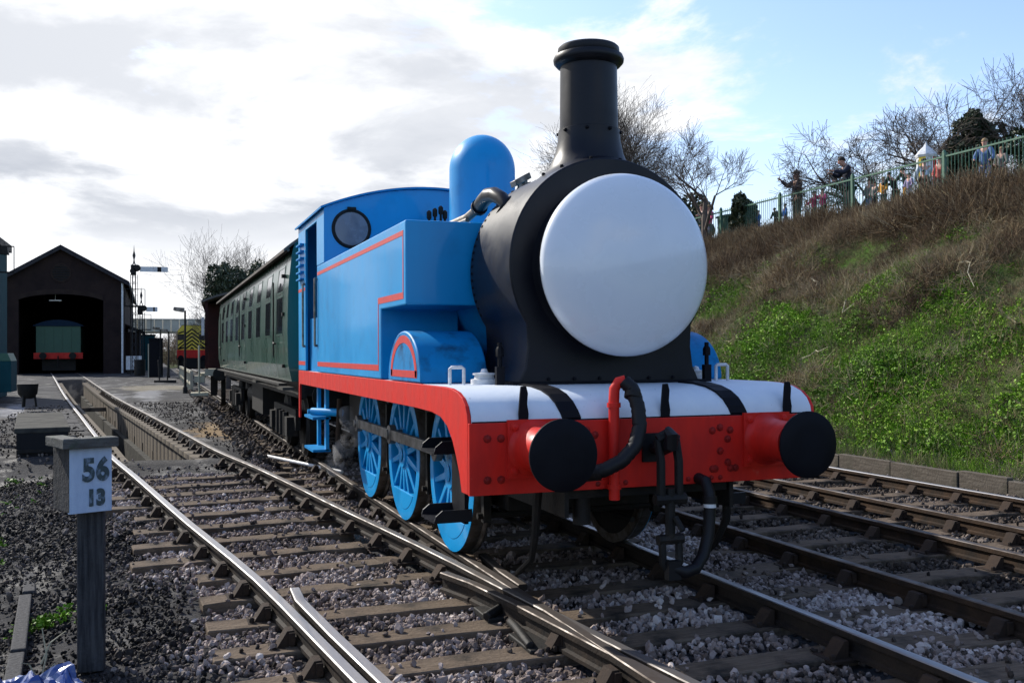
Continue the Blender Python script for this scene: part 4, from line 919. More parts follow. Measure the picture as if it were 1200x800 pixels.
# ------------------------------------------------------------------ engine shed and what stands in it
def build_shed():
    g = .44
    t = thing('engine_shed', 'dark sooty brick engine shed with a slate gable roof and wide arched doorway', 'engine shed', (0, 0, 0))
    x0, x1, xc = -11.9, -4.85, -8.55; zc = 6.25; zp = 8.25; dl, dr_ = -10.95, -6.1; ds, dt = 5.05, 5.42
    def xat(): pass
    arch = [(dl+(dr_-dl)*i/12, ds+(dt-ds)*math.sin(PI*i/12)**.7) for i in range(13)]
    # gable wall in three fair pieces
    b = MB(); b.prism([(x0, g-.3), (dl, g-.3), (dl, zc+(zp-zc)*(dl-x0)/(xc-x0)), (x0, zc)], 'y', 62, 62.35); b.build('wall', M['brick_dark'], t)
    b = MB(); b.prism([(dr_, g-.3), (x1, g-.3), (x1, zc), (dr_, zc+(zp-zc)*(x1-dr_)/(x1-xc))], 'y', 62, 62.35); b.build('wall', M['brick_dark'], t)
    b = MB(); b.prism(arch+[(dr_, zc+(zp-zc)*(x1-dr_)/(x1-xc)), (xc, zp), (dl, zc+(zp-zc)*(dl-x0)/(xc-x0))], 'y', 62, 62.35); b.build('gable', M['brick_dark'], t)
    b = MB()
    for i in range(12):
        (xa, za), (xb, zb) = arch[i], arch[i+1]; b.add([(xa, 61.96, za), (xb, 61.96, zb), (xb, 61.96, zb+.30), (xa, 61.96, za+.30), (xa, 62.0, za), (xb, 62.0, zb), (xb, 62.0, zb+.30), (xa, 62.0, za+.30)], [(0, 1, 2, 3), (0, 4, 5, 1), (3, 2, 6, 7), (0, 3, 7, 4), (1, 5, 6, 2)])
    b.build('arch_ring', M['brick_trim'], t)
    b = MB(); b.box((x0, 62.35, g-.3), (x0+.35, 92, zc)); b.build('wall', M['brick_dark'], t); b = MB(); b.box((x1-.35, 62.35, g-.3), (x1, 92, zc)); b.build('wall', M['brick_dark'], t)
    b = MB(); b.box((x0, 92, g-.3), (x1, 92.3, zc+1.5)); b.build('wall', M['brick_dark'], t)
    for (a, c) in (((x0-.3, zc-.12), (xc, zp+.10)), ((xc, zp+.10), (x1+.3, zc-.12))):
        b = MB(); b.prism([a, c, (c[0], c[1]+.14), (a[0], a[1]+.14)], 'y', 61.7, 92.4); b.build('roof', M['slate'], t)
        b = MB(); b.prism([(a[0], a[1]-.16), (c[0], c[1]-.16), (c[0], c[1]+.02), (a[0], a[1]+.02)], 'y', 61.62, 61.70); b.build('bargeboard', M['slate'], t)
    b = MB(); b.lathe([(.60, 0), (.60, .05), (.50, .05), (.50, 0), (.60, 0)], (xc, 62.0, 6.75), (0, -1, 0), n=28); w = b.build('round_window', M['brick_trim'], t); b = MB(); b.lathe([(.50, 0), (0, .001)], (xc, 61.97, 6.75), (0, -1, 0), n=28); b.build('pane', M['dark'], w)
    for k in range(6): b = MB(); zz = 6.36+k*.155; hw = math.sqrt(max(.01, .25-(zz-6.75)**2)); b.box((xc-hw, 61.93, zz), (xc+hw, 61.96, zz+.05)); b.build('slat', M['brick_trim'], w)
    b = MB(); b.tube([(x1-.12, 61.9, g), (x1-.12, 61.9, zc-.1)], .06, 8); b.tube([(x1+.3, 61.8, zc-.15), (x1+.3, 92, zc-.15)], .08, 8); b.build('downpipe', M['white'], t, label='pale downpipe on the right corner')
    b = MB(); b.tube([(x0-.05, 61.9, g), (x0-.05, 61.9, zc-.1)], .06, 8); b.build('downpipe', M['grime'], t)
    b = MB(); b.box((x0+.35, 62.35, g-.31), (x1-.35, 92, g-.27)); b.build('floor', M['dark'], t)
    # lean-to at the right
    b = MB(); b.box((x1, 64, g-.3), (x1+.9, 72, 3.1)); b.prism([(x1, 3.5), (x1+1.2, 3.0), (x1+1.2, 3.12), (x1, 3.62)], 'y', 63.8, 72.2); b.build('lean_to', M['brick_dark'], t)
    l = MB(); l.box((-9.3, 62.9, 5.02), (-8.6, 63.05, 5.10)); l.tube([(-8.95, 62.95, 5.1), (-8.95, 62.95, 5.6)], .02, 6); o = l.build('reflection_strip', M['white'], None); tag(o, 'slim pale strip added in the shed doorway as a skylight reflection', 'reflection')  # pale bar added to stand for a skylight reflection in the doorway
    # green carriage standing inside
    t = thing('shed_wagon', 'green wagon with a blue-grey curved roof and red buffer beam standing inside the engine shed', 'railway wagon', (0, 0, 0))
    cx = -8.87; Y = 64.2
    b = MB(); b.box((cx-1.32, Y, 1.75), (cx+1.32, Y+9, 3.5)); b.build('body', M['shedgreen'], t)
    for k in range(5):
        b = MB(); b.box((cx-1.31+k*.525, Y-.03, 1.78), (cx-1.31+k*.525+.505, Y, 3.48)); b.build('end_panel', M['shedgreen'], t)
    b = MB(); rp = [(cx+x, 3.5+.38*(1-(x/1.5)**2)) for x in np.linspace(1.48, -1.48, 13)]; b.prism(rp+[(cx-1.48, 3.47), (cx+1.48, 3.47)], 'y', Y-.15, Y+9, smooth=True); b.build('roof', M['roofblue'], t)
    b = MB(); b.box((cx-1.45, Y-.12, 1.36), (cx+1.45, Y, 1.75)); b.build('buffer_beam', M['red'], t)
    for s in (-1, 1):
        b = MB(); b.lathe([(.12, 0), (.12, .4), (.22, .42), (.22, .46), (0, .47)], (cx+s*.87, Y-.12, 1.55), (0, -1, 0), n=16); b.build('buffer', M['grime'], t)
    b = MB(); b.tube([(cx, Y-.3, 1.55), (cx, Y-.35, .9)], .05, 6); b.box((cx-1, Y+.3, .6), (cx+1, Y+8, 1.36))
    for yy in (1.2, 7): 
        for s in (-1, 1): b.tube([(cx+s*.68, Y+yy, .95), (cx+s*.82, Y+yy, .95)], .5, 20)
    b.build('underframe', M['grime'], t)
build_shed()

# ------------------------------------------------------------------ signals, lamps, cabinet, footbridge, shunter and yard things
def signal(x, y, h, arms, label, g=.35):
    t = thing('semaphore_signal', label, 'railway signal', (x, y, g))
    b = MB()
    for sx_ in (-.12, .12):
        for sy_ in (-.12, .12): b.tube([(sx_, sy_, 0), (sx_*.6, sy_*.6, h)], .028, 5)
    k = 0; z = .3
    while z < h-.3: b.tube([(-.11, -.11, z), (.11, -.11, z+.4)], .014, 4); b.tube([(-.11, .11, z+.4), (.11, .11, z)], .014, 4); z += .45
    b.build('mast', M['postwood'], t)
    b = MB(); b.tube([(0, 0, h), (0, 0, h+.25), (0, 0, h+.5), (0, 0, h+.75), (0, 0, h+1.1)], [.07, .03, .09, .03, .005], 6); b.build('finial', M['postwood'], t)
    for (z, L0, dx, col) in arms:
        b = MB(); b.box((dx, -.16, z-.15), (dx+L0, -.13, z+.15)); a = b.build('signal_arm', M['white'], t)
        b = MB(); b.box((dx+L0*.62, -.165, z-.15), (dx+L0*.76, -.125, z+.15)); b.build('stripe', M['black'], a)
        b = MB(); b.lathe([(.2, 0), (.2, .05)], (dx-.15, -.14, z+.06), (0, -1, 0), n=14); b.lathe([(.17, 0), (.17, .05)], (dx-.38, -.14, z-.12), (0, -1, 0), n=14); b.box((dx-.5, -.1, z-.35), (dx-.2, .1, z+.25)); b.build('spectacle', M['grime'], t)
    b = MB(); b.box((-.5, -.35, h*.62), (.6, .35, h*.62+.05)); 
    for xx in (-.5, .6): b.tube([(xx, -.35, h*.62), (xx, -.35, h*.62+1)], .02, 5); b.tube([(xx, .35, h*.62), (xx, .35, h*.62+1)], .02, 5)
    b.tube([(-.5, -.35, h*.62+1), (.6, -.35, h*.62+1)], .02, 5); b.build('platform', M['grime'], t)
    b = MB()
    for xx in (-.2, .2): b.tube([(xx, .4, 0), (xx, .3, h-.6)], .02, 5)
    for i in range(int(h/.35)): b.tube([(-.2, .39, .2+i*.35), (.2, .39, .2+i*.35)], .012, 4)
    b.build('ladder', M['grime'], t)
signal(-4.17, 56, 6.55, [(6.25, 1.55, .32, 0)], 'tall lattice signal with a raised white arm banded in black, nearest the engine shed')
signal(-3.85, 63, 4.6, [(4.2, .7, .3, 0)], 'shorter lattice signal with a small arm just behind the tall one')
def lamp_post(x, y, h, label, g, group='yard lamp posts', side=-1):
    t = thing('lamp_post', label, 'lamp post', (x, y, g), group=None)
    b = MB(); b.tube([(0, 0, 0), (0, 0, h)], [.05, .035], 8); b.lathe([(.09, 0), (.09, .35), (.05, .4)], (0, 0, 0), n=10); b.build('post', M['grime'], t)
    b = MB(); b.prism([(side*.02, h-.05), (side*.42, h+.02), (side*.40, h+.13), (side*.02, h+.10)], 'y', -.12, .12); hd = b.build('lamp_head', M['steel'], t)
    b = MB(); b.prism([(side*.06, h-.055), (side*.38, h), (side*.38, h-.012), (side*.06, h-.067)], 'y', -.1, .1); b.build('lens', M['cream'], hd)
lamp_post(-2.02, 32.75, 3.2, 'nearest yard lamp post, thin and black, in front of the striped engine', .05)
lamp_post(-2.75, 52, 2.9, 'left lamp post of the pair between black cabinet and striped engine', .1)
lamp_post(-2.35, 50, 2.75, 'right lamp post of the pair just left of the striped engine', .1)
t = thing('relay_cabinet', 'tall black relay cabinet with a pale edge standing in the yard', 'cabinet', (-2.98, 52.5, .3))
b = MB(); b.box((-.36, -.4, 0), (.36, .4, 2.1)); b.build('body', M['black'], t, bevel=.02)
b = MB(); b.box((-.32, -.43, .1), (.32, -.40, 2.0)); d_ = b.build('door', M['black'], t, bevel=.01); b = MB(); b.tube([(.2, -.46, 1.0), (.2, -.46, 1.2)], .02, 6); b.build('handle', M['steel'], d_)
b = MB(); b.box((-.42, -.46, 0), (-.365, -.36, 1.9)); b.build('edge_post', M['cream'], t)
b = MB(); b.prism([(-.4, 2.1), (.4, 2.1), (.36, 2.22), (-.36, 2.22)], 'y', -.45, .45); b.build('lid', M['black'], t)

def yard_fence():
    t = thing('post_and_rail_fence', 'low pale post and rail barrier between the yard and the running lines', 'fence', (0, 0, 0))
    pts = [(-1.75, 34+2.4*k) for k in range(8)]
    pr = None
    for k, (x, y) in enumerate(pts):
        if pr is None: b = MB(); b.box((-.06, -.06, 0), (.06, .06, 1.0)); pr = b.build('post', M['cream'], t); pr.location = (x, y, 0)
        else: inst(pr, t, (x, y, 0))
    for z in (.45, .9):
        b = MB(); b.box((-1.79, 34, z), (-1.71, 51, z+.09)); b.build('fence_rail', M['cream'], t)
yard_fence()
def clutter(name, label, cat, loc, parts):
    t = thing(name, label, cat, loc)
    for n, mname, f in parts:
        b = MB(); f(b); b.build(n, M[mname], t, bevel=.008)
    return t
clutter('points_lever', 'black points lever frame beside the yard lamp post', 'lever', (-2.6, 44, .15), [('base', 'grime', lambda b: b.box((-.5, -.3, 0), (.5, .3, .25))), ('lever', 'grime', lambda b: (b.tube([(-.25, 0, .2), (-.3, .1, 1.2)], .035, 6), b.tube([(.1, 0, .2), (.15, .1, 1.25)], .035, 6)))])
clutter('oil_drum', 'dark oil drum lying among the gear left of the cabinet', 'drum', (-3.85, 55, .42), [('body', 'grime', lambda b: b.lathe([(.3, 0), (.31, .3), (.3, .6), (.31, .9), (.0, .9)], (0, 0, 0), n=16))])
clutter('stored_crate', 'pale crate standing in the yard next to the shed corner', 'crate', (-4.25, 60, .42), [('box', 'white', lambda b: b.box((-.45, -.3, .25), (.45, .3, 1.1))), ('feet', 'grime', lambda b: (b.box((-.4, -.3, 0), (-.2, .3, .25)), b.box((.2, -.3, 0), (.4, .3, .25))))])
clutter('blue_van_body', 'small blue storage container behind the signal mast', 'container', (-4.0, 74, .4), [('body', 'teal', lambda b: b.box((-1.0, -1, 0), (1.0, 1, 2.6))), ('lid', 'grime', lambda b: b.box((-1.05, -1.05, 2.6), (1.05, 1.05, 2.7)))])

def footbridge():
    t = thing('footbridge', 'pale concrete arched footbridge crossing behind the signals', 'footbridge', (0, 94, 0))
    n = 20; xs = np.linspace(-9, 6, n+1)
    lo = lambda x: 3.75-.10*((x+2)/4)**2 if abs(x+2) < 4.2 else 3.65-.0
    p0 = None
    for i in range(n):
        xa, xb = xs[i], xs[i+1]; b = MB(); b.add([(xa+.03, -.1, lo(xa)), (xb-.03, -.1, lo(xb)), (xb-.03, -.1, 4.85), (xa+.03, -.1, 4.85), (xa+.03, .1, lo(xa)), (xb-.03, .1, lo(xb)), (xb-.03, .1, 4.85), (xa+.03, .1, 4.85)], [(0, 1, 2, 3), (7, 6, 5, 4), (0, 4, 5, 1), (3, 2, 6, 7), (0, 3, 7, 4), (1, 5, 6, 2)]); b.build('panel', M['bridge'], t)
    b = MB(); b.box((-9, -.16, 4.85), (6, .16, 4.97)); b.box((-9, 0.1, 3.6), (6, 2.2, 3.75)); b.box((-9, 2.1, 3.65), (6, 2.3, 4.9)); b.build('deck', M['bridge'], t)
    b = MB()
    for x in (-5.6, 2.4): b.box((x-.3, -.1, 0), (x+.3, 2.2, 3.62))
    b.build('pier', M['bridge'], t)
footbridge()
def shunter():
    t = thing('diesel_shunter', 'distant diesel shunting engine with black and yellow chevrons and a red buffer beam', 'diesel engine', (-.17, 78, 0))
    b = MB(); b.box((-1.1, 0, 1.15), (1.1, 5, 3.5)); b.prism([(-1.1, 3.5), (1.1, 3.5), (.75, 3.95), (-.75, 3.95)], 'y', 0, 5); b.build('body', M['black'], t)
    b = MB(); b.prism([(-1.08, 1.95), (1.08, 1.95), (1.08, 2.72), (.55, 2.72), (.55, 3.2), (1.08, 3.2), (1.08, 3.48), (.74, 3.92), (-.74, 3.92), (-1.08, 3.48), (-1.08, 3.2), (-.55, 3.2), (-.55, 2.72), (-1.08, 2.72)], 'y', -.03, 0); p = b.build('warning_panel', M['yellow'], t)
    def clipV(z, w=.13):
        b = MB()
        for s in (-1, 1):
            X1 = .54 if z < 2.9 and z > 2.2 else 1.07
            b.add([(0, -.045, z), (s*X1, -.045, z-X1*.8), (s*X1, -.045, z-X1*.8+w), (0, -.045, z+w), (0, -.031, z), (s*X1, -.031, z-X1*.8), (s*X1, -.031, z-X1*.8+w), (0, -.031, z+w)], [(0, 1, 2, 3), (0, 4, 5, 1), (3, 2, 6, 7), (1, 5, 6, 2)])
        return b
    for z in (2.05+.3*k for k in range(6)):
        X1 = .54; b = MB()
        for s in (-1, 1):
            zo = z-X1*.8
            if zo < 1.95: X2 = (z-1.95)/.8; 
            else: X2 = X1
            if X2 <= .05: continue
            b.add([(0, -.045, z), (s*X2, -.045, z-X2*.8), (s*X2, -.045, z-X2*.8+.14), (0, -.045, z+.14), (0, -.031, z), (s*X2, -.031, z-X2*.8), (s*X2, -.031, z-X2*.8+.14), (0, -.031, z+.14)], [(0, 1, 2, 3), (0, 4, 5, 1), (3, 2, 6, 7), (1, 5, 6, 2)])
        b.build('chevron', M['black'], p)
    for s in (-1, 1):
        for z in (2.60, 2.32, 2.06):
            b = MB(); xa, xb = .62, 1.07; za, zb = z, z-.36; zb = max(zb, 1.96)
            b.add([(s*xa, -.045, za), (s*xb, -.045, zb), (s*xb, -.045, zb+.13), (s*xa, -.045, za+.13), (s*xa, -.031, za), (s*xb, -.031, zb), (s*xb, -.031, zb+.13), (s*xa, -.031, za+.13)], [(0, 1, 2, 3), (0, 4, 5, 1), (3, 2, 6, 7), (1, 5, 6, 2)]); b.build('chevron', M['black'], p)
        for z in (3.36,):
            b = MB(); b.add([(s*.62, -.045, z), (s*1.05, -.045, z-.15), (s*1.05, -.045, z-.03), (s*.62, -.045, z+.12)], [(0, 1, 2, 3)]); b.build('chevron', M['black'], p)
        b = MB(); b.box((s*.82-.24, -.05, 2.76), (s*.82+.24, 0.02, 3.17)); b.build('window', M['glassdark'], t)
        b = MB(); b.lathe([(.11, 0), (.11, .35), (.22, .37), (.22, .42), (0, .43)], (s*.87, -.1, 1.3), (0, -1, 0), n=16); b.build('buffer', M['black'], t)
    b = MB(); b.box((-1.15, -.12, 1.3), (1.15, -.0, 1.95)); b.build('buffer_beam', M['red'], t)
    b = MB(); b.box((-1, 0, .4), (1, 5, 1.2)); b.box((-.9, -.1, .5), (.9, 0, 1.3)); b.build('underframe', M['grime'], t)
shunter()

# left side: green tower, junk, platform block, edging, milepost, bag, weeds
t = thing('water_tower', 'dark green plated tower at the left edge beside the engine shed', 'tower', (-7.98, 30, .2))
b = MB(); b.box((-1.9, 0, 0), (0, 3, 5.05)); b.build('plating', M['teal'], t, bevel=.02)
b = MB(); b.box((-2.0, -.1, 5.05), (.14, 3.1, 5.3)); b.build('cap', M['black'], t)
b = MB(); b.tube([(.06, -.03, .1), (.06, -.03, 5.0)], .045, 8); b.build('downpipe', M['white'], t)
b = MB(); b.tube([(.05, .2, 5.0), (.55, .2, 5.0)], .02, 6); b.tube([(.05, .2, 4.15), (.55, .2, 4.15)], .025, 6); b.tube([(.55, .2, 4.15), (.55, .2, 5.0)], .015, 6); b.prism([(.1, 4.75), (.40, 4.72), (.36, 4.98), (.1, 5.0)], 'y', .05, .35); b.build('bracket_lamp', M['grime'], t)
clutter('compressor', 'teal-green machine box standing beneath the tower with dark legs', 'machine', (-7.5, 28.0, .2), [('housing', 'teal', lambda b: b.box((-.5, 0, .3), (.25, 1.4, 1.25))), ('hood', 'shedgreen', lambda b: b.prism([(-.5, 1.255), (.25, 1.255), (.15, 1.5), (-.4, 1.5)], 'y', 0, 1.4)), ('leg', 'grime', lambda b: (b.tube([(-.6, -.2, 0), (-.35, -.1, 1.3)], .05, 6), b.tube([(-.1, -.2, 0), (-.35, -.1, 1.3)], .05, 6))), ('valve', 'steel', lambda b: (b.tube([(-.4, -.15, 1.3), (-.4, -.15, 1.6)], .08, 8), b.lathe([(.15, 0), (.15, .04)], (-.4, -.15, 1.6), n=12)))])
clutter('brazier', 'black three-legged bucket brazier standing on the platform path', 'brazier', (-6.2, 22.5, .3), [('drum', 'grime', lambda b: b.lathe([(.13, .22), (.23, .34), (.26, .60), (.24, .60), (.0, .54)], (0, 0, 0), n=18)), ('leg', 'grime', lambda b: [b.tube([(.2*math.cos(a), .2*math.sin(a), 0), (.16*math.cos(a), .16*math.sin(a), .36)], .03, 6) for a in (0, 2.1, 4.2)])])
t = thing('loading_block', 'black-sided loading block with a worn concrete top left of the pit', 'platform block', (-4.66, 10.2, 0), R(6))
b = MB(); b.box((-.37, 0, -.1), (.32, 4.2, .50)); b.build('side_boards', M['dark'], t)
for k in range(3):
    b = MB(); b.box((-.40, .0+k*1.41, .50), (.35, 1.39+k*1.41, .58)); b.build('slab', M['ash_slab'], t, bevel=.015)
b = MB(); b.box((-.37, -.05, .22), (.33, 0, .27)); b.build('step', M['grime'], t)
clutter('buffer_post', 'thick dark timber post at the left of the loading block', 'post', (-5.95, 13.0, 0), [('post', 'postwood', lambda b: b.prism([(-.1, -.1), (.12, -.1), (.05, 1.35), (-.16, 1.35)], 'y', -.1, .12))])
clutter('lying_post', 'short pale post end poking in from the left edge', 'post', (-5.75, 5.8, .45), [('beam', 'white', lambda b: b.tube([(-.6, 0, .1), (.05, .1, .16), (.1, .1, .05)], .035, 6))])
ed = thing('timber_edging', 'old timber edging boards running along the left edge of the ash', 'edging')
for k in range(6):
    ya = -.6+k*1.6; xa = -3.72-.11*k*1.0; b = MB(); b.box((-.045, 0, -.28), (.045, 1.56, .0)); o = b.build('board', M['postwood'], ed, bevel=.01); o.location = (xa-.12, ya, -.20+.012*k+random.uniform(-.012, .012)); o.rotation_euler = (0, 0, R(4.5+random.uniform(-1, 1)))
# kerb at the foot of the bank
kb = thing('timber_edging', 'weathered timber edging at the foot of the green bank', 'edging')
k0 = {}
y = -4.0; k = 0
while y < 62:
    L0 = (1.15, .82, 1.3)[k % 3]; key = k % 3
    if key not in k0: b = MB(); b.box((-.05, 0, -.35), (.05, L0-.02, .0)); b0 = b.build('board', M['edging_wood'] if 'edging_wood' in M else M['wood2'] if 'wood2' in M else mat('edging_wood', (.085, .072, .058), .9, spec=.1, col2=(.14, .122, .10), nscale=3, streak=(12, 1.2, 12), bump=.5, bscale=30, col3=(.07, .065, .05), n3=2, t3=(.5, .7)), kb, bevel=.008); k0[key] = b0; o = b0
    else: o = inst(k0[key], kb, (0, 0, 0))
    o.location = (7.02+random.uniform(-.02, .02), y, .025+random.uniform(-.02, .02)); o.rotation_euler = (random.uniform(-.006, .006), 0, random.uniform(-.01, .01)); y += L0; k += 1
# concrete walk strip of slabs beside the siding on the left
wk = thing('slab_walkway', 'strip of sooty walkway slabs left of the siding rail', 'walkway')
w0 = None; y = 14.9
while y < 40:
    c = float(cxs(y+.5)); rz_ = -math.atan(float(cxs(y+1)-cxs(y)))
    if w0 is None: b = MB(); b.box((-.55, 0, -.12), (.55, 1.17, 0)); w0 = b.build('slab', M['ash_slab2'] if 'ash_slab2' in M else mat('sooty_slab', (.022, .022, .025), .8, spec=.15, col2=(.045, .045, .048), nscale=1.4, bump=.4, bscale=20, col3=(.20, .20, .21), n3=.7, t3=(.60, .68)), wk, bevel=.01); o = w0
    else: o = inst(w0, wk, (0, 0, 0))
    o.location = (float(cxs(y))-.75-.68, y, float(rise(y))-.012+random.uniform(-.006, .006)); o.rotation_euler = (0, 0, rz_); y += 1.19
# pale pipe lying between the tracks
clutter('drain_pipe', 'straight pale pipe lying across the stones beside the engine cab', 'pipe', (-1.37, 10.9, -.06), [('pipe', 'white', lambda b: b.tube([(0, 0, 0.02), (.84, -2.25, -.03)], .028, 8))])

# milepost
def milepost():
    t = thing('milepost', 'wooden milepost with white boards reading 56 over 13 under a pitched cap', 'milepost', (-3.50, .52, -.22), R(-1))
    b = MB(); b.box((-.075, -.06, 0), (.075, .09, 1.30)); b.build('post', M['postwood'], t, bevel=.008)
    # two faces meeting at an angle, the right-hand one towards the camera
    def board(ang, lab):
        e = thing('number_board', None, None, (0, 0, 0)); e.parent = t; e.location = (-.105, -.175, 0); e.rotation_euler = (0, 0, ang)
        b = MB(); b.box((0, -.0, .955), (.243, .03, 1.335)); o = b.build('board', M['signface'], e, bevel=.004); return e
    e1 = board(R(22), 'a')
    def text(s, x, z, size):
        cu = bpy.data.curves.new('digits', 'FONT'); cu.body = s; cu.size = size; cu.extrude = .003; cu.bevel_depth = .0022; cu.offset = .004; cu.align_x = 'CENTER'; cu.space_character = 1.1
        o = bpy.data.objects.new('digits_tmp', cu); C.objects.link(o); dg = bpy.context.evaluated_depsgraph_get(); me = bpy.data.meshes.new_from_object(o.evaluated_get(dg)); bpy.data.objects.remove(o)
        me.name = 'digits'; me.materials.clear(); me.materials.append(M['digit']); q = bpy.data.objects.new('digits', me); C.objects.link(q); q.parent = e1; q.location = (x, -.004, z); q.rotation_euler = (R(90), 0, 0); q.scale = (1.0, 1.25, 1)
    text('56', .148, 1.145, .145); text('13', .150, 1.0, .10)
    # the other board faces away to the left, seen nearly edge on from its back
    e2 = thing('back_board', None, None); e2.parent = t; e2.location = (-.105, -.175, 0); e2.rotation_euler = (0, 0, R(113))
    b = MB(); b.box((0.0, -.03, .96), (.29, 0, 1.335)); b.build('board', M['postwood'], e2, bevel=.004)
    for ang, L0 in ((R(22), .295), (R(113), .30)):
        b = MB(); b.prism([(-.05, 1.337), (L0-.03, 1.337), (L0-.03, 1.395), (-.05, 1.395)], 'y', -.055, .05); o = b.build('cap_rail', M['capwood'], t, bevel=.006); o.location = (-.105, -.175, .003 if ang > 1 else 0); o.rotation_euler = (0, 0, ang)
milepost()
# crumpled blue bag
def bag():
    rs = random.Random(11); b = MB(); n = 18; V = []; F = []
    for j in range(n+1):
        for i in range(n+1):
            u, v = i/n*2-1, j/n*2-1; q = Vector((u*1.6, v*1.6, 1.3)); h = (.5+noise.noise(q*.8))*.12+abs(noise.noise(q*1.9))*.10+.03*(1-u*u)*(1-v*v)
            V.append((u*.20+noise.noise(q+Vector((5, 0, 0)))*.06, v*.24+noise.noise(q+Vector((0, 9, 0)))*.06, h))
    for j in range(n):
        for i in range(n): a = j*(n+1)+i; F.append((a, a+1, a+n+2, a+n+1))
    o = arr('plastic_bag', V, F, M['bagblue']); o.location = (-3.72, .10, -.25); o.rotation_euler = (0, 0, .4); m_ = o.modifiers.new('thick', 'SOLIDIFY'); m_.thickness = .003
    tag(o, 'crumpled blue plastic bag lying left of the milepost foot', 'bag')
bag()

# ------------------------------------------------------------------ bank vegetation
def bank_pts(n, x0, x1, y0, y1): 
    x = rng.uniform(x0, x1, n); y = rng.uniform(y0, y1, n); return x, y, height(x, y)
def greenness(x, y):
    t = (x-7.15)/8.05
    g = .93-1.3*np.maximum(t-.28, 0)/.50+.50*np.sin(.75*y+1.1*x)*np.sin(.5*x-.31*y+1)+.45*np.sin(1.9*y-1.3*x+2)*np.sin(2.1*x+.8*y)+.25*np.sin(4.7*x+3.1*y)*np.sin(3.9*y-2.2*x)
    return np.clip(g, 0, 1)
def bank():
    x, y, z = bank_pts(190000, 7.55, 14.8, 1.5, 34); g = greenness(x, y)
    k = rng.random(len(x)) < g**1.4*.95; x, y, z, g = x[k], y[k], z[k], g[k]
    s = rng.uniform(.020, .056, len(x))*(1+.4*np.sin(2.3*x)*np.sin(1.7*y)); scatter('ivy_cover', np.stack([x, y, z+rng.uniform(0, .10, len(x))], 1), s, np.clip(rng.normal(.50, .2, len(x))+.25*np.sin(2.1*x+1.3*y), 0, 1), M['leaf'], blades('leaf'), 'bright green low ivy and weeds covering the lower bank', 'ground cover', 'up', .7)
    x, y, z = bank_pts(120000, 7.6, 15.2, 2, 42); g = greenness(x, y); k = rng.random(len(x)) < (1-g*.86)*.75; x, y, z = x[k], y[k], z[k]
    s = rng.uniform(.06, .22, len(x))*(.8+.5*((x-7.6)/8))*(1+.55*np.sin(1.9*x+.6*y)*np.sin(1.1*y-.8*x)); k = None; scatter('bramble_scrub', np.stack([x, y, z+rng.uniform(-.03, .14, len(x))], 1), s, np.clip(rng.normal(.46, .22, len(x))+.20*np.sin(x*1.3+y)+.22*np.sin(2.7*x-1.9*y)*np.sin(1.6*y), 0, 1)*np.where(x > 12, .75, 1), M['bramble'], blades('bramble'), 'tangled bare brown brambles over the upper bank', 'scrub', 'up', 1.1)
    x, y, z = bank_pts(50000, 7.2, 14.4, 1.5, 34); g = greenness(x, y); k = rng.random(len(x)) < g*.7; x, y, z = x[k], y[k], z[k]
    scatter('green_grass', np.stack([x, y, z], 1), rng.uniform(.06, .17, len(x)), np.clip(rng.normal(.4, .25, len(x)), 0, 1), M['leaf'], blades('grass'), 'fresh green grass tufts between the ivy on the bank', 'grass', 'up', .6)
    x, y, z = bank_pts(45000, 7.12, 15.4, 1, 34); t = (x-7.1)/8; k = rng.random(len(x)) < np.where(t < .12, .55, .22); x, y, z = x[k], y[k], z[k]
    s = rng.uniform(.06, .20, len(x)); scatter('dry_grass', np.stack([x, y, z], 1), s, rng.uniform(0, 1, len(x)), M['drygrass'], blades('grass'), 'straggling dry grass on the bank', 'grass', 'up', .4)
    n = 9000; x = rng.uniform(13.6, 15.15, n); y = rng.uniform(8, 27, n); s = rng.uniform(.16, .40, n)*(1+.3*np.sin(y*1.1))*np.clip(1.5-y/24, .75, 1.1); scatter('crest_scrub', np.stack([x, y, height(x, y)+rng.uniform(0, .15, n)], 1), s, np.clip(rng.normal(.30, .2, n), 0, 1), M['bramble'], blades('bramble'), 'tall reddish-brown bramble stems in front of the green railings', 'scrub', 'up', .8)
bank()
def dead_branches():
    rs = random.Random(4); t = thing('dead_branches', 'few pale dead branches lying across the green bank', 'branches')
    for (x, y) in ((11.2, 12.0), (11.6, 9.2), (9.8, 11.8), (11.0, 17.8), (10.6, 18.3), (12.2, 14.6)):
        b = MB(); z = float(height(x, y))+.12; p = [(x, y, z)]
        for k in range(4):
            x2 = p[-1][0]+rs.uniform(-.25, .1); y2 = p[-1][1]-rs.uniform(.1, .35); p.append((x2, y2, float(height(x2, y2))+.14+.05*k))
        b.tube(p, [.022, .018, .014, .01, .006], 5); b.build('branch', M['drystalk'], t)
dead_branches()
def gravel_strip():
    n = 14000; x = rng.uniform(7.08, 8.0, n); y = rng.uniform(-2, 22, n)
    scatter('path_chippings', np.stack([x, y, height(x, y)+.01], 1), rng.uniform(.014, .028, n), np.clip(rng.normal(.75, .2, n), 0, 1), M['stone'], rock_shape, 'pale chippings behind the timber edging', 'gravel', 'full')
gravel_strip()
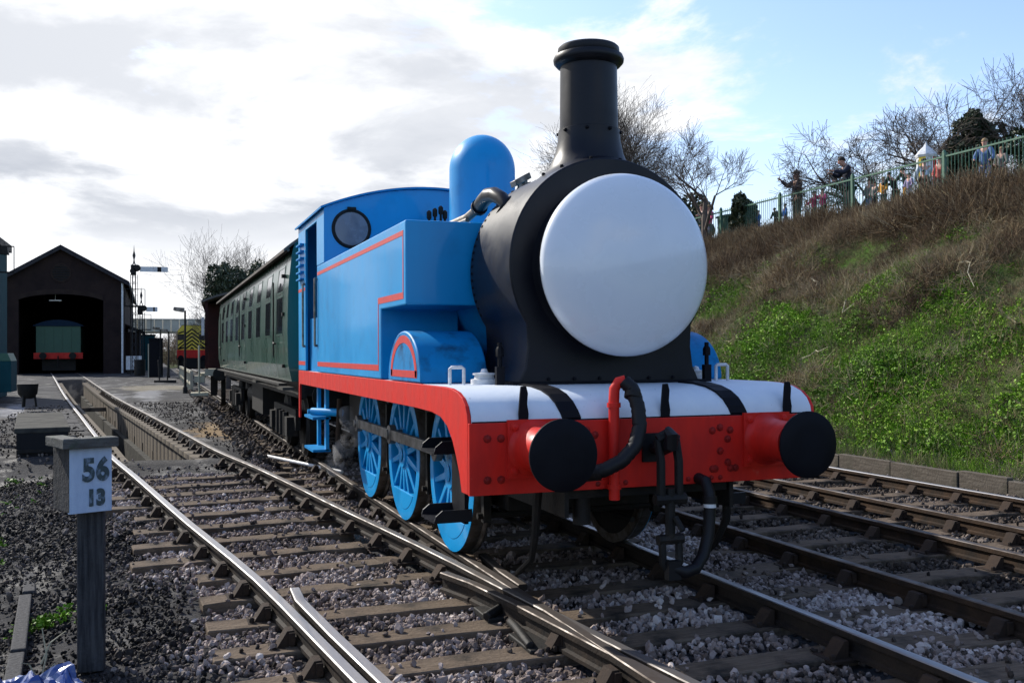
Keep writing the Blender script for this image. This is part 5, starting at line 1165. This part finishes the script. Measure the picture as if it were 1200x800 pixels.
def weeds():
    n = 75; a = rng.uniform(0, 6.28, n); r_ = np.abs(rng.normal(0, .16, n)); x = -3.85+np.cos(a)*r_*1.3; y = 1.75+np.sin(a)*r_
    scatter('weed_patch', np.stack([x, y, height(x, y)+rng.uniform(0, .04, n)], 1), rng.uniform(.02, .04, n), rng.uniform(.1, .6, n), M['leaf'], blades('leaf'), 'small bright green weed clump left of the milepost', 'weeds', 'up', .6)
    n = 90; x = rng.uniform(-5.4, -4.4, n); y = rng.uniform(1.5, 9, n)
    scatter('rough_growth', np.stack([x, y, height(x, y)], 1), rng.uniform(.025, .05, n), rng.uniform(0, .35, n), M['leaf'], blades('leaf'), 'dark low weeds by the edging boards at the left edge', 'weeds', 'up', .6)
    t = thing('dead_stalk', 'pale dry weed stalks standing behind the blue bag', 'plant', (-3.78, .55, -.28))
    for p in ([(0, 0, 0), (.03, .05, .15), (.0, .1, .3)], [(0, 0, .02), (.08, -.05, .12), (.14, -.12, .05)], [(0, 0, 0), (-.06, 0, .12), (-.09, -.1, .16)], [(0, .05, .1), (.05, .06, .22), (.13, .1, .27)]):
        b = MB(); b.tube(p, [.006, .005, .003], 5); b.build('stalk', M['drystalk'], t)
weeds()

# ------------------------------------------------------------------ trees
def tree_mesh(h, seed, spread=.55, levels=5, r0=.2, first=.25, lean=(0, 0), nb=3, updraft=.15, droop=0.):
    rd = random.Random(seed); V = []; F = []
    def seg(pts, rs, n):
        o = len(V); prev = None
        for i, p in enumerate(pts):
            t = (pts[min(i+1, len(pts)-1)]-pts[max(i-1, 0)]).normalized(); a = t.orthogonal().normalized() if prev is None else (prev-t*prev.dot(t)).normalized(); prev = a; b = t.cross(a)
            for k in range(n): w = 2*PI*k/n; V.append(tuple(p+(a*math.cos(w)+b*math.sin(w))*rs[i]))
        for i in range(len(pts)-1):
            for k in range(n): F.append((o+i*n+k, o+i*n+(k+1) % n, o+(i+1)*n+(k+1) % n, o+(i+1)*n+k))
    def grow(p, d, L0, r, lev):
        n = 4 if lev > 0 else 3; pts = [p.copy()]; q = p.copy(); dd = d.copy(); rs = [r]
        for i in range(n):
            dd = (dd+Vector((rd.gauss(0, .13), rd.gauss(0, .13), rd.gauss(0, .08)+updraft*.3))).normalized(); q = q+dd*(L0/n); pts.append(q.copy()); rs.append(max(.005, r*(1-.42*(i+1)/n)))
        seg(pts, rs, 7 if lev >= levels-1 else 4 if lev > 1 else 3)
        if lev == 0: return
        k = nb+(1 if lev < 3 else 0)+rd.randint(0, 1)
        for j in range(k):
            f = rd.uniform(.3, 1) if lev < levels else rd.uniform(first, 1); i = min(n-1, int(f*n)); base = pts[i].lerp(pts[i+1], f*n-i)
            ax = dd.orthogonal().normalized(); ax.rotate(Matrix.Rotation(rd.uniform(0, 6.28), 3, dd)); nd = (dd*math.cos(spread*rd.uniform(.7, 1.5))+ax*math.sin(spread*rd.uniform(.8, 1.5))); nd.z += updraft-droop*(levels-lev)*.1; nd.normalize()
            grow(base, nd, L0*rd.uniform(.60, .88), rs[i]*rd.uniform(.42, .62), lev-1)
    trunk_top = Vector((lean[0], lean[1], 1)).normalized()
    grow(Vector((0, 0, 0)), trunk_top, h*.36, r0, levels)
    return V, F
def bare_tree(name, label, loc, h, seed, **k):
    V, F = tree_mesh(h, seed, **k); zs = max(v[2] for v in V); sc_ = h/zs
    t = thing(name, label, 'tree', loc)
    arr('branches', [(a*sc_, b_*sc_, c*sc_) for a, b_, c in V], F, M['twigtree'], t, smooth=False)
    r0 = k.get('r0', .2); b = MB(); b.tube([(0, 0, -.4), (0, 0, .0), (0, 0, h*.05)], [r0*sc_*1.45, r0*sc_*1.2, r0*sc_*1.02], 10); b.build('trunk', M['bark'], t); return t
bare_tree('bare_tree', 'tall leafless tree with a wide twiggy crown rising behind the chimney', (15.2, 35.5, 5.2), 9.4, 3, spread=.62, levels=5, r0=.24, nb=5, updraft=.12)
bare_tree('bare_tree', 'spreading leafless tree between the engine and the man in the cap, behind the bin', (14.9, 24.0, 5.3), 4.4, 8, spread=.66, levels=5, r0=.12, nb=3, updraft=.14)
bare_tree('bare_tree', 'low leafless tree fanning out behind the man in the dark jacket', (17.4, 18.9, 5.2), 3.6, 12, spread=.85, levels=5, r0=.14, nb=4, updraft=.06)
bare_tree('bare_tree', 'big dark leafless tree with heavy limbs at the right edge of the crest', (18.9, 16.9, 5.4), 4.9, 21, spread=.75, levels=5, r0=.20, nb=4, updraft=.08)
bare_tree('bare_tree', 'leafless tree at the far right beyond the kiosk', (21.8, 15.4, 5.2), 4.9, 33, spread=.65, levels=5, r0=.18, nb=4)
bare_tree('bare_tree', 'leafless tree above the roof of the green carriage', (2.9, 54, .0), 9.6, 5, spread=.6, levels=5, r0=.2, nb=4)
def leafy(name, label, loc, rx, ry, rz_, n, seed, trunk_h=.8, zc=None):
    rd = np.random.default_rng(seed); t = thing(name, label, 'tree', loc); zc = zc if zc is not None else rz_+trunk_h*.6
    cl = rd.normal(0, 1, (26, 3)); cl /= np.linalg.norm(cl, axis=1)[:, None]; cl *= rd.uniform(.45, .92, (26, 1)); cr = rd.uniform(.22, .42, 26)
    idx = rd.integers(0, 26, n); p = rd.normal(0, 1, (n, 3)); p /= np.linalg.norm(p, axis=1)[:, None]; p = cl[idx]+p*(cr[idx]*rd.uniform(.5, 1, n)**.5)[:, None]
    P = p*np.array([rx, ry, rz_])+np.array([0, 0, zc]); V = []; F = []
    a = rd.normal(0, 1, (n, 3)); a /= np.linalg.norm(a, axis=1)[:, None]; b_ = np.cross(a, rd.normal(0, 1, (n, 3))); b_ /= np.linalg.norm(b_, axis=1)[:, None]; s = rd.uniform(.05, .11, n)[:, None]*max(1, rx/1.6)
    Q = np.stack([P-a*s, P+b_*s*.6, P+a*s, P-b_*s*.6], 1).reshape(-1, 3); F = np.arange(n*4).reshape(-1, 4)
    arr('crown', Q.tolist(), F.tolist(), M['ivy'], t)
    b = MB(); b.tube([(0, 0, -.3), (.05, 0, zc*.5), (0, .05, zc)], [.16, .12, .06], 8)
    for k in range(7):
        d = Vector((math.cos(k*.9), math.sin(k*.9), .5)); b.tube([(0, 0, zc*.5+.05*k), (d.x*rx*.4, d.y*ry*.4, zc+.1*k*rz_*.3), (d.x*rx*.7, d.y*ry*.7, zc+d.z*rz_*.7)], [.06, .04, .015], 5)
    b.build('trunk', M['bark'], t); return t
leafy('evergreen_bush', 'dark rounded holly bush beside the smokebox door on the crest', (15.9, 27.3, 5.3), 1.35, 1.1, .95, 9000, 1, .3, 1.35)
leafy('evergreen_bush', 'small dark egg-shaped bush between the green bin and the railings', (15.5, 22.6, 5.3), .48, .5, .72, 3500, 2, .1, .85)
leafy('evergreen_tree', 'dark evergreen clump among the bare limbs behind the kiosk', (19.4, 16.6, 5.2), .85, .8, 1.2, 7000, 4, .5, 2.3)
leafy('evergreen_tree', 'dark evergreen mass at the far right behind the railings', (20.2, 14.0, 5.4), 1.6, 1.3, 1.25, 9000, 5, .4, 1.5)
leafy('evergreen_tree', 'big dark evergreen tree behind the far end of the green carriage', (.45, 46.5, 0), 1.15, 1.4, 2.3, 18000, 6, 1.5, 3.9)
leafy('evergreen_tree', 'second dark evergreen tree further right above the carriage roof', (2.3, 48.5, 0), 1.5, 1.5, 2.3, 14000, 9, 1.5, 3.9)
bare_tree('bare_tree', 'bare twiggy tree rising out of the dark evergreens above the carriage roof', (2.0, 51, 0), 6.0, 44, spread=.6, levels=5, r0=.10, nb=4)
def far_wood():
    n = 9000; x = rng.uniform(-40, 60, n); y = rng.uniform(125, 150, n); h = rng.uniform(0, 1, n)**1.3*(4.2+1.0*np.sin(x*.35)+.6*np.sin(x*1.1)); 
    scatter('far_wood', np.stack([x, y, h], 1), rng.uniform(.7, 1.3, n), rng.uniform(0, .5, n), M['bramble'], blades('bramble'), 'low hazy line of bare trees beyond the footbridge', 'wood', 'up', .8)
far_wood()

# ------------------------------------------------------------------ railings along the crest
def railings():
    t = thing('railings', 'green metal railings along the top of the bank', 'railings', (15.3, 0, 0))
    gz = lambda y: 5.40
    ys = [6.6+3.42*k-.0 for k in range(-1, 8)]; ys = [13.44+3.42*k for k in range(-2, 6)]; pp = None
    for y in ys:
        if pp is None: b = MB(); b.box((-.04, -.04, -.2), (.04, .04, 1.14)); b.lathe([(.05, 0), (.03, .05), (0, .07)], (0, 0, 1.14), n=8); pp = b.build('post', M['green_metal'], t); pp.location = (0, y, gz(y))
        else: inst(pp, t, (0, y, gz(y)))
    for z in (.12, 1.02):
        b = MB(); b.box((-.02, ys[0], z), (.02, ys[-1], z+.04)); o = b.build('fence_rail', M['green_metal'], t); o.location = (0, 0, 5.40)
    bar = None; y = ys[0]+.11
    n = 0
    while y < ys[-1]:
        if min(abs(y-q) for q in ys) > .06:
            if bar is None: b = MB(); b.tube([(0, 0, .05), (0, 0, 1.12)], .010, 5); bar = b.build('baluster', M['green_metal'], t); bar.location = (0, y, 5.40)
            else: inst(bar, t, (0, y, 5.40))
            n += 1
        y += .112
railings()
t = thing('wheelie_bin', 'dark green lidded litter bin standing behind the railings near the smokebox', 'bin', (15.75, 23.85, 5.3))
b = MB(); b.prism([(-.30, .05), (.30, .05), (.34, .98), (-.34, .98)], 'y', -.28, .28); b.build('body', M['bin'], t, bevel=.03)
b = MB(); b.prism([(-.38, .98), (.38, .98), (.36, 1.05), (0, 1.09), (-.36, 1.05)], 'y', -.33, .33); b.build('lid', M['bin'], t, bevel=.01)
for k in range(7):
    b = MB(); b.box((-.345, -.25+k*.075, .15), (-.325, -.22+k*.075, .95)); b.build('rib', M['bin'], t)
t = thing('fairground_kiosk', 'white kiosk with a pointed top and yellow and red side panels', 'kiosk', (16.5, 15.35, 5.12))
for k in range(8):
    a0, a1 = 2*PI*k/8, 2*PI*(k+1)/8; r_ = .25; b = MB(); A = [(r_*math.cos(a), r_*math.sin(a), z) for z in (0, 1.75) for a in (a0, a1)]; B = [(x*.93, y*.93, z) for x, y, z in A]
    b.add([A[0], A[1], A[3], A[2], B[0], B[1], B[3], B[2]], [(0, 1, 2, 3), (7, 6, 5, 4), (0, 4, 5, 1), (1, 5, 6, 2), (2, 6, 7, 3), (3, 7, 4, 0)]); b.build('side_panel', (M['white'], M['yellow'], M['white'], M['white'], M['yellow'], M['white'], M['red'], M['white'])[k], t)
b = MB(); b.lathe([(.27, 1.72), (.29, 1.78), (.17, 1.93), (.05, 2.05), (.02, 2.12), (0, 2.14)], (0, 0, 0), n=8, smooth=False); b.build('roof', M['white'], t)

# ------------------------------------------------------------------ people
def person(label, loc, h, face, top, legs, hair, arms=((.25, 0, -.55), (.25, 0, -.55)), bend=0., cap=None, skirt=False, detail=True, hold=None, head_tilt=0.):
    """arms: per side, hand target relative to the shoulder in the person's frame (x forward, y out to the side, z up), in units of body height"""
    t = thing('person', label, 'person', loc, face)
    H = h; hip = .50*H; sh = .815*H; bf = math.sin(bend); bc = math.cos(bend)
    def T(p):  # bend the upper body forward about the hip; x forward
        x, y, z = p
        if z > hip: dz = z-hip; x, z = x*bc+dz*bf, hip+dz*bc-x*bf
        return (x, y, z)
    def skin(name, verts, edges, radii, m, par=t, sub=2, root=0):
        me = bpy.data.meshes.new(name); me.from_pydata([Vector(v) for v in verts], edges, []); me.materials.append(m); o = bpy.data.objects.new(name, me); C.objects.link(o); o.parent = par
        md = o.modifiers.new('skin', 'SKIN'); md.use_smooth_shade = True; md.branch_smoothing = .6
        sv = me.skin_vertices[0].data if me.skin_vertices else None
        if sv is None: bm = bmesh.new(); bm.from_mesh(me); bm.verts.layers.skin.verify(); bm.to_mesh(me); bm.free(); sv = me.skin_vertices[0].data
        for i, r_ in enumerate(radii): sv[i].radius = r_ if isinstance(r_, tuple) else (r_, r_); sv[i].use_root = (i == root)
        s_ = o.modifiers.new('sub', 'SUBSURF'); s_.levels = sub; s_.render_levels = sub; return o
    k = H
    V = [(0, 0, hip), T((0, 0, .62*k)), T((0, 0, .76*k)), T((.0, 0, .835*k)), T((.012*k+head_tilt*.04*k, 0, .875*k)), T((.018*k+head_tilt*.06*k, 0, .92*k)), T((.01*k+head_tilt*.07*k, 0, .965*k))]
    E_ = [(0, 1), (1, 2), (2, 3), (3, 4), (4, 5), (5, 6)]; Rr = [(.075*k, .055*k), (.07*k, .052*k), (.085*k, .055*k), .034*k, (.042*k, .046*k), (.048*k, .054*k), (.038*k, .044*k)]
    tv = [V[0], V[1], V[2]]; sleeves = []
    hands = []
    for i, s in enumerate((1, -1)):
        S = Vector(T((0, s*.10*k, sh))); tg = Vector(arms[i]); W = S+Vector((tg[0]*k, s*tg[1]*k, tg[2]*k)); mid = (S+W)/2; L_ = (W-S).length; full = .33*k
        if L_ < full:
            pl = Vector((-.25, s*.6, -.75)); pl.normalize(); mid = mid+pl*math.sqrt(max(0, (full/2)**2-(L_/2)**2))
        o = len(V); V += [tuple(S), tuple(mid), tuple(W)]; E_ += [(2, o), (o, o+1), (o+1, o+2)]; Rr += [.036*k, .026*k, .017*k]
        d = (W-mid).normalized(); P = W+d*.045*k; V.append(tuple(P)); E_.append((o+2, o+3)); Rr.append((.022*k, .014*k)); hands.append((W, d, s, mid, S))
        if detail:
            side = d.cross(Vector((0, 0, 1))); side = side.normalized() if side.length > .1 else Vector((0, 1, 0)); upn = side.cross(d)
            for q, (off_, ln_) in enumerate(((-.018, .040), (-.006, .046), (.006, .043), (.018, .033))):
                b0 = P+side*off_*k+d*.008*k; o2 = len(V); V += [tuple(b0), tuple(b0+d*ln_*.5*k-upn*.004*k), tuple(b0+d*ln_*.85*k-upn*.016*k)]; E_ += [(o+3, o2), (o2, o2+1), (o2+1, o2+2)]; Rr += [.0062*k, .0056*k, .0046*k]
            th = W+d*.02*k-side*.02*k; o2 = len(V); V += [tuple(th), tuple(th+(d*.025-side*.018)*k)]; E_ += [(o+2, o2), (o2, o2+1)]; Rr += [.0075*k, .006*k]
    for s in (1, -1):
        o = len(V); V += [(0, s*.05*k, .47*k), (.012*k, s*.055*k, .27*k), (0, s*.06*k, .05*k), (.06*k, s*.065*k, .02*k)]; E_ += [(0, o), (o, o+1), (o+1, o+2), (o+2, o+3)]; Rr += [.052*k, .036*k, .022*k, (.024*k, .016*k)]
    skin('body', V, E_, Rr, M['skin'])
    # clothing
    cv = [T((0, 0, .47*k if not skirt else .40*k)), T((0, 0, .60*k)), T((0, 0, .76*k)), T((0, 0, .825*k))]; ce = [(0, 1), (1, 2), (2, 3)]; cr = [(.104*k, .08*k) if not skirt else (.12*k, .1*k), (.104*k, .084*k), (.122*k, .088*k), .052*k]
    for (W, d, s, mid, S) in hands:
        o = len(cv); cv += [tuple(S), tuple(mid), tuple(W-d*.01*k)]; ce += [(2, o), (o, o+1), (o+1, o+2)]; cr += [.056*k, .042*k, .030*k]
    skin('jacket', cv, ce, cr, top, root=1)
    lv = [(0, 0, .52*k)]; le = []; lr = [(.088*k, .066*k)]
    for s in (1, -1):
        o = len(lv); lv += [(0, s*.052*k, .45*k), (.014*k, s*.057*k, .27*k), (0, s*.062*k, .045*k)]; le += [(0, o), (o, o+1), (o+1, o+2)]; lr += [.070*k, .052*k, .042*k]
    skin('trousers', lv, le, lr, legs)
    hd = Vector(V[5]); rd_ = .05*k
    def sph(name, c, rx, ry, rz_, m, z0=-1, tilt=0):
        b = MB(); n = 14; pr = [(math.cos(a), math.sin(a)) for a in np.linspace(max(-PI/2, math.asin(z0)), PI/2, 8)]
        vs = [(c[0]+rx*r_*math.cos(2*PI*q/n), c[1]+ry*r_*math.sin(2*PI*q/n), c[2]+rz_*z_) for r_, z_ in pr for q in range(n)]
        b.add(vs, [(i*n+q, i*n+(q+1) % n, (i+1)*n+(q+1) % n, (i+1)*n+q) for i in range(len(pr)-1) for q in range(n)], True); return b
    hc = hd+Vector((-.012*k, 0, .022*k))
    sph('hair', hc, .062*k, .058*k, .060*k, None, -.15).build('hair', hair, t)
    if detail or True:
        b = MB(); fx = hd.x+.050*k
        b.lathe([(.010*k, 0), (.007*k, .014*k), (0, .018*k)], (fx-.004*k, 0, hd.z-.012*k), (1, 0, -.2), n=6); b.build('nose', M['skin'], t)
        for s in (1, -1):
            b = MB(); b.lathe([(.005*k, 0), (0, .003*k)], (fx-.006*k, s*.017*k, hd.z+.004*k), (1, 0, 0), n=6); b.build('eye', M['dark'], t)
            b = MB(); b.lathe([(.011*k, 0), (.008*k, .006*k), (0, .008*k)], (hd.x, s*.052*k, hd.z-.004*k), (0, s, 0), n=6); b.build('ear', M['skin'], t)
        b = MB(); b.box((fx-.012*k, -.012*k, hd.z-.032*k), (fx-.004*k, .012*k, hd.z-.028*k)); b.build('mouth', M['lining'], t)
        for s in (1, -1):
            b = MB(); b.prism([(-.035*k, 0), (.10*k, 0), (.10*k, .018*k), (.05*k, .035*k), (-.035*k, .045*k)], 'y', s*.062*k-.026*k, s*.062*k+.026*k); b.build('shoe', M['black'], t, bevel=.006)
    if cap:
        b = sph('cap', hd+Vector((-.004*k, 0, .030*k)), .063*k, .058*k, .055*k, None, 0); b.prism([(hd.x+.03*k, hd.z+.030*k), (hd.x+.125*k, hd.z+.018*k), (hd.x+.125*k, hd.z+.026*k), (hd.x+.03*k, hd.z+.044*k)], 'y', -.04*k, .04*k); b.build('cap', cap, t)
    return t, hands
navy = cloth('cloth_navy', (.018, .03, .085)); dkj = cloth('cloth_dark_navy', (.010, .014, .035)); khaki = cloth('cloth_khaki', (.09, .08, .06)); blk = cloth('cloth_black', (.012, .012, .014)); pink = cloth('cloth_pink', (.62, .06, .20)); brt = cloth('cloth_bright_blue', (.06, .20, .62)); red_ = cloth('cloth_red', (.45, .08, .07)); wht = cloth('cloth_white', (.62, .68, .75)); lil = cloth('cloth_lilac', (.38, .32, .52)); org = cloth('cloth_orange', (.60, .28, .03)); olv = cloth('cloth_olive', (.035, .045, .03)); brn = cloth('cloth_brown', (.11, .06, .04)); den = cloth('cloth_denim', (.10, .18, .36)); gry = cloth('cloth_grey', (.16, .15, .15)); capm = cloth('cap_grey', (.12, .12, .11))
hdk = cloth('hair_dark', (.02, .014, .010)); hbr = cloth('hair_brown', (.07, .04, .022)); hgy = cloth('hair_greying', (.10, .075, .06)); hbl = cloth('hair_blond', (.30, .20, .10))
G = 5.42
def facing(deg): return R(deg)      # 0 looks along +x, 180 towards the tracks, 90 along +y (away)
m1, h1 = person('man in a navy top, cap and khaki trousers holding a phone up over the railings', (15.85, 20.15, 5.52), 1.78, facing(172), navy, khaki, hgy, arms=((.10, .05, -.30), (.25, .02, .02)), cap=capm)
m2, h2 = person('man in a dark navy jacket with head bowed over a phone held in both hands', (16.05, 17.9, 5.52), 1.84, facing(165), dkj, blk, hdk, arms=((.25, -.03, -.07), (.22, -.05, -.10)), bend=.20, head_tilt=.8)
def phone(parent_loc, face, W, label):
    b = MB(); b.box((-.006, -.04, -.075), (.006, .04, .075)); o = b.build('phone', M['black_gloss'], None, bevel=.003); q = Matrix.Rotation(face, 3, 'Z') @ Vector(W); o.location = Vector(parent_loc)+q; o.rotation_euler = (0, -.3, face); tag(o, label, 'phone')
W, d, s, mid, S = h1[1]; phone((15.85, 20.15, 5.52), facing(172), W+d*.09, 'dark phone held up in the raised hand of the man in the cap')
W, d, s, mid, S = h2[1]; phone((16.05, 17.9, 5.52), facing(165), W+d*.10+Vector((0, .02, .02)), 'dark phone held in front of the man in the dark jacket')
P_ = [
 ('woman in dark clothes standing behind the man in the dark jacket, holding something up', (16.75, 18.9), 1.68, 160, blk, blk, hbr, ((.22, -.03, -.05), (.22, -.05, -.10)), 0.1),
 ('child in a pink coat, left of the two beside the man in the cap', (15.85, 19.30), 1.02, 175, pink, gry, hbr, ((.2, 0, -.05), (.2, .02, -.22)), 0),
 ('child in pink with dark trousers, right of the two beside the man in the cap', (15.85, 18.88), 1.04, 185, pink, blk, hbr, ((.18, 0, -.12), (.2, 0, .02)), 0),
 ('boy in a grey hooded coat half hidden behind the man in the dark jacket', (16.3, 17.35), 1.10, 180, gry, den, hbr, ((.1, .03, -.25), (.1, .03, -.25)), 0),
 ('child in orange looking through the bars left of the stooping figure', (15.85, 16.25), .95, 180, org, blk, hbl, ((.1, .03, -.25), (.1, .03, -.25)), 0),
 ('woman in a grey coat standing behind the child in lilac', (16.5, 15.35), 1.25, 170, gry, blk, hbr, ((.15, .0, -.2), (.1, .03, -.25)), 0),
 ('toddler in white next to the two children in pink', (15.8, 19.6), .80, 180, wht, gry, hbl, ((.1, .03, -.22), (.1, .03, -.22)), 0),
 ('small child in a bright blue coat left of the man in the cap', (15.9, 20.85), .86, 170, brt, den, hdk, ((.1, .03, -.3), (.1, .03, -.3)), 0),
 ('small child in dark clothes crouched left of the blue-coated child', (15.9, 21.35), .80, 190, blk, blk, hdk, ((.1, .03, -.25), (.1, .03, -.25)), .2),
 ('child in a sky-blue coat standing right of the bin', (15.9, 22.35), .85, 180, brt, brt, hbl, ((.12, .03, -.25), (.12, .03, -.25)), 0),
 ('person in brown and red beside the small dark bush', (15.95, 22.75), 1.12, 175, brn, red_, hbr, ((.12, .03, -.28), (.1, .03, -.28)), 0),
 ('woman in a dark coat beside the smokebox door', (15.7, 25.6), 1.52, 180, dkj, navy, hbr, ((.18, -.02, -.12), (.15, .0, -.22)), 0),
 ('child in a vivid pink top lifted up beside the woman in the dark coat', (15.65, 25.05), 1.40, 185, pink, gry, hbl, ((.12, .02, -.22), (.15, .02, -.2)), 0),
 ('small fair child in a pale top by the bottom of the bin', (15.5, 24.9), .72, 170, lil, gry, hbl, ((.1, .03, -.25), (.1, .03, -.25)), 0),
 ('dark-haired child in grey behind the railings right of the post', (15.8, 16.55), .86, 180, gry, blk, hbr, ((.1, .03, -.25), (.1, .03, -.25)), 0),
 ('dark-clothed person stooping over a camera left of the orange trousers', (16.0, 15.95), 1.12, 100, blk, blk, hdk, ((.2, 0, -.1), (.2, 0, -.1)), .45),
 ('person in an olive jacket and orange trousers bending down', (16.05, 15.55), 1.15, 95, olv, org, hdk, ((.2, 0, -.1), (.2, 0, -.1)), .35),
 ('child in a lilac top in front of the man in the white shirt', (15.75, 15.15), .86, 180, lil, wht, hdk, ((.1, .03, -.25), (.1, .03, -.25)), 0),
 ('man in a white shirt leaning over beside the kiosk', (16.1, 14.95), 1.28, 60, wht, blk, hdk, ((.12, .03, -.25), (.2, .03, -.2)), .25),
 ('child in brown crouching left of the red coat', (15.75, 14.6), .84, 200, brn, brn, hdk, ((.1, .03, -.25), (.1, .03, -.25)), .1),
 ('child in a red coat right under the kiosk', (15.9, 14.2), 1.12, 190, red_, gry, hbr, ((.1, .03, -.25), (.1, .03, -.25)), 0),
 ('fair-haired woman in a denim top behind the scrub at the right', (15.9, 12.75), 1.30, 200, den, den, hbl, ((.12, .05, -.25), (.12, .05, -.22)), 0),
 ('fair child in grey-brown next to the woman in denim', (15.85, 12.2), .98, 190, gry, brn, hbl, ((.1, .03, -.25), (.1, .03, -.25)), 0)]
for lab, (x, y), h, fc, tp, lg, hr, ar, bd in P_:
    person(lab, (x, y, 5.50), h, facing(fc), tp, lg, hr, arms=ar, bend=bd, detail=False)
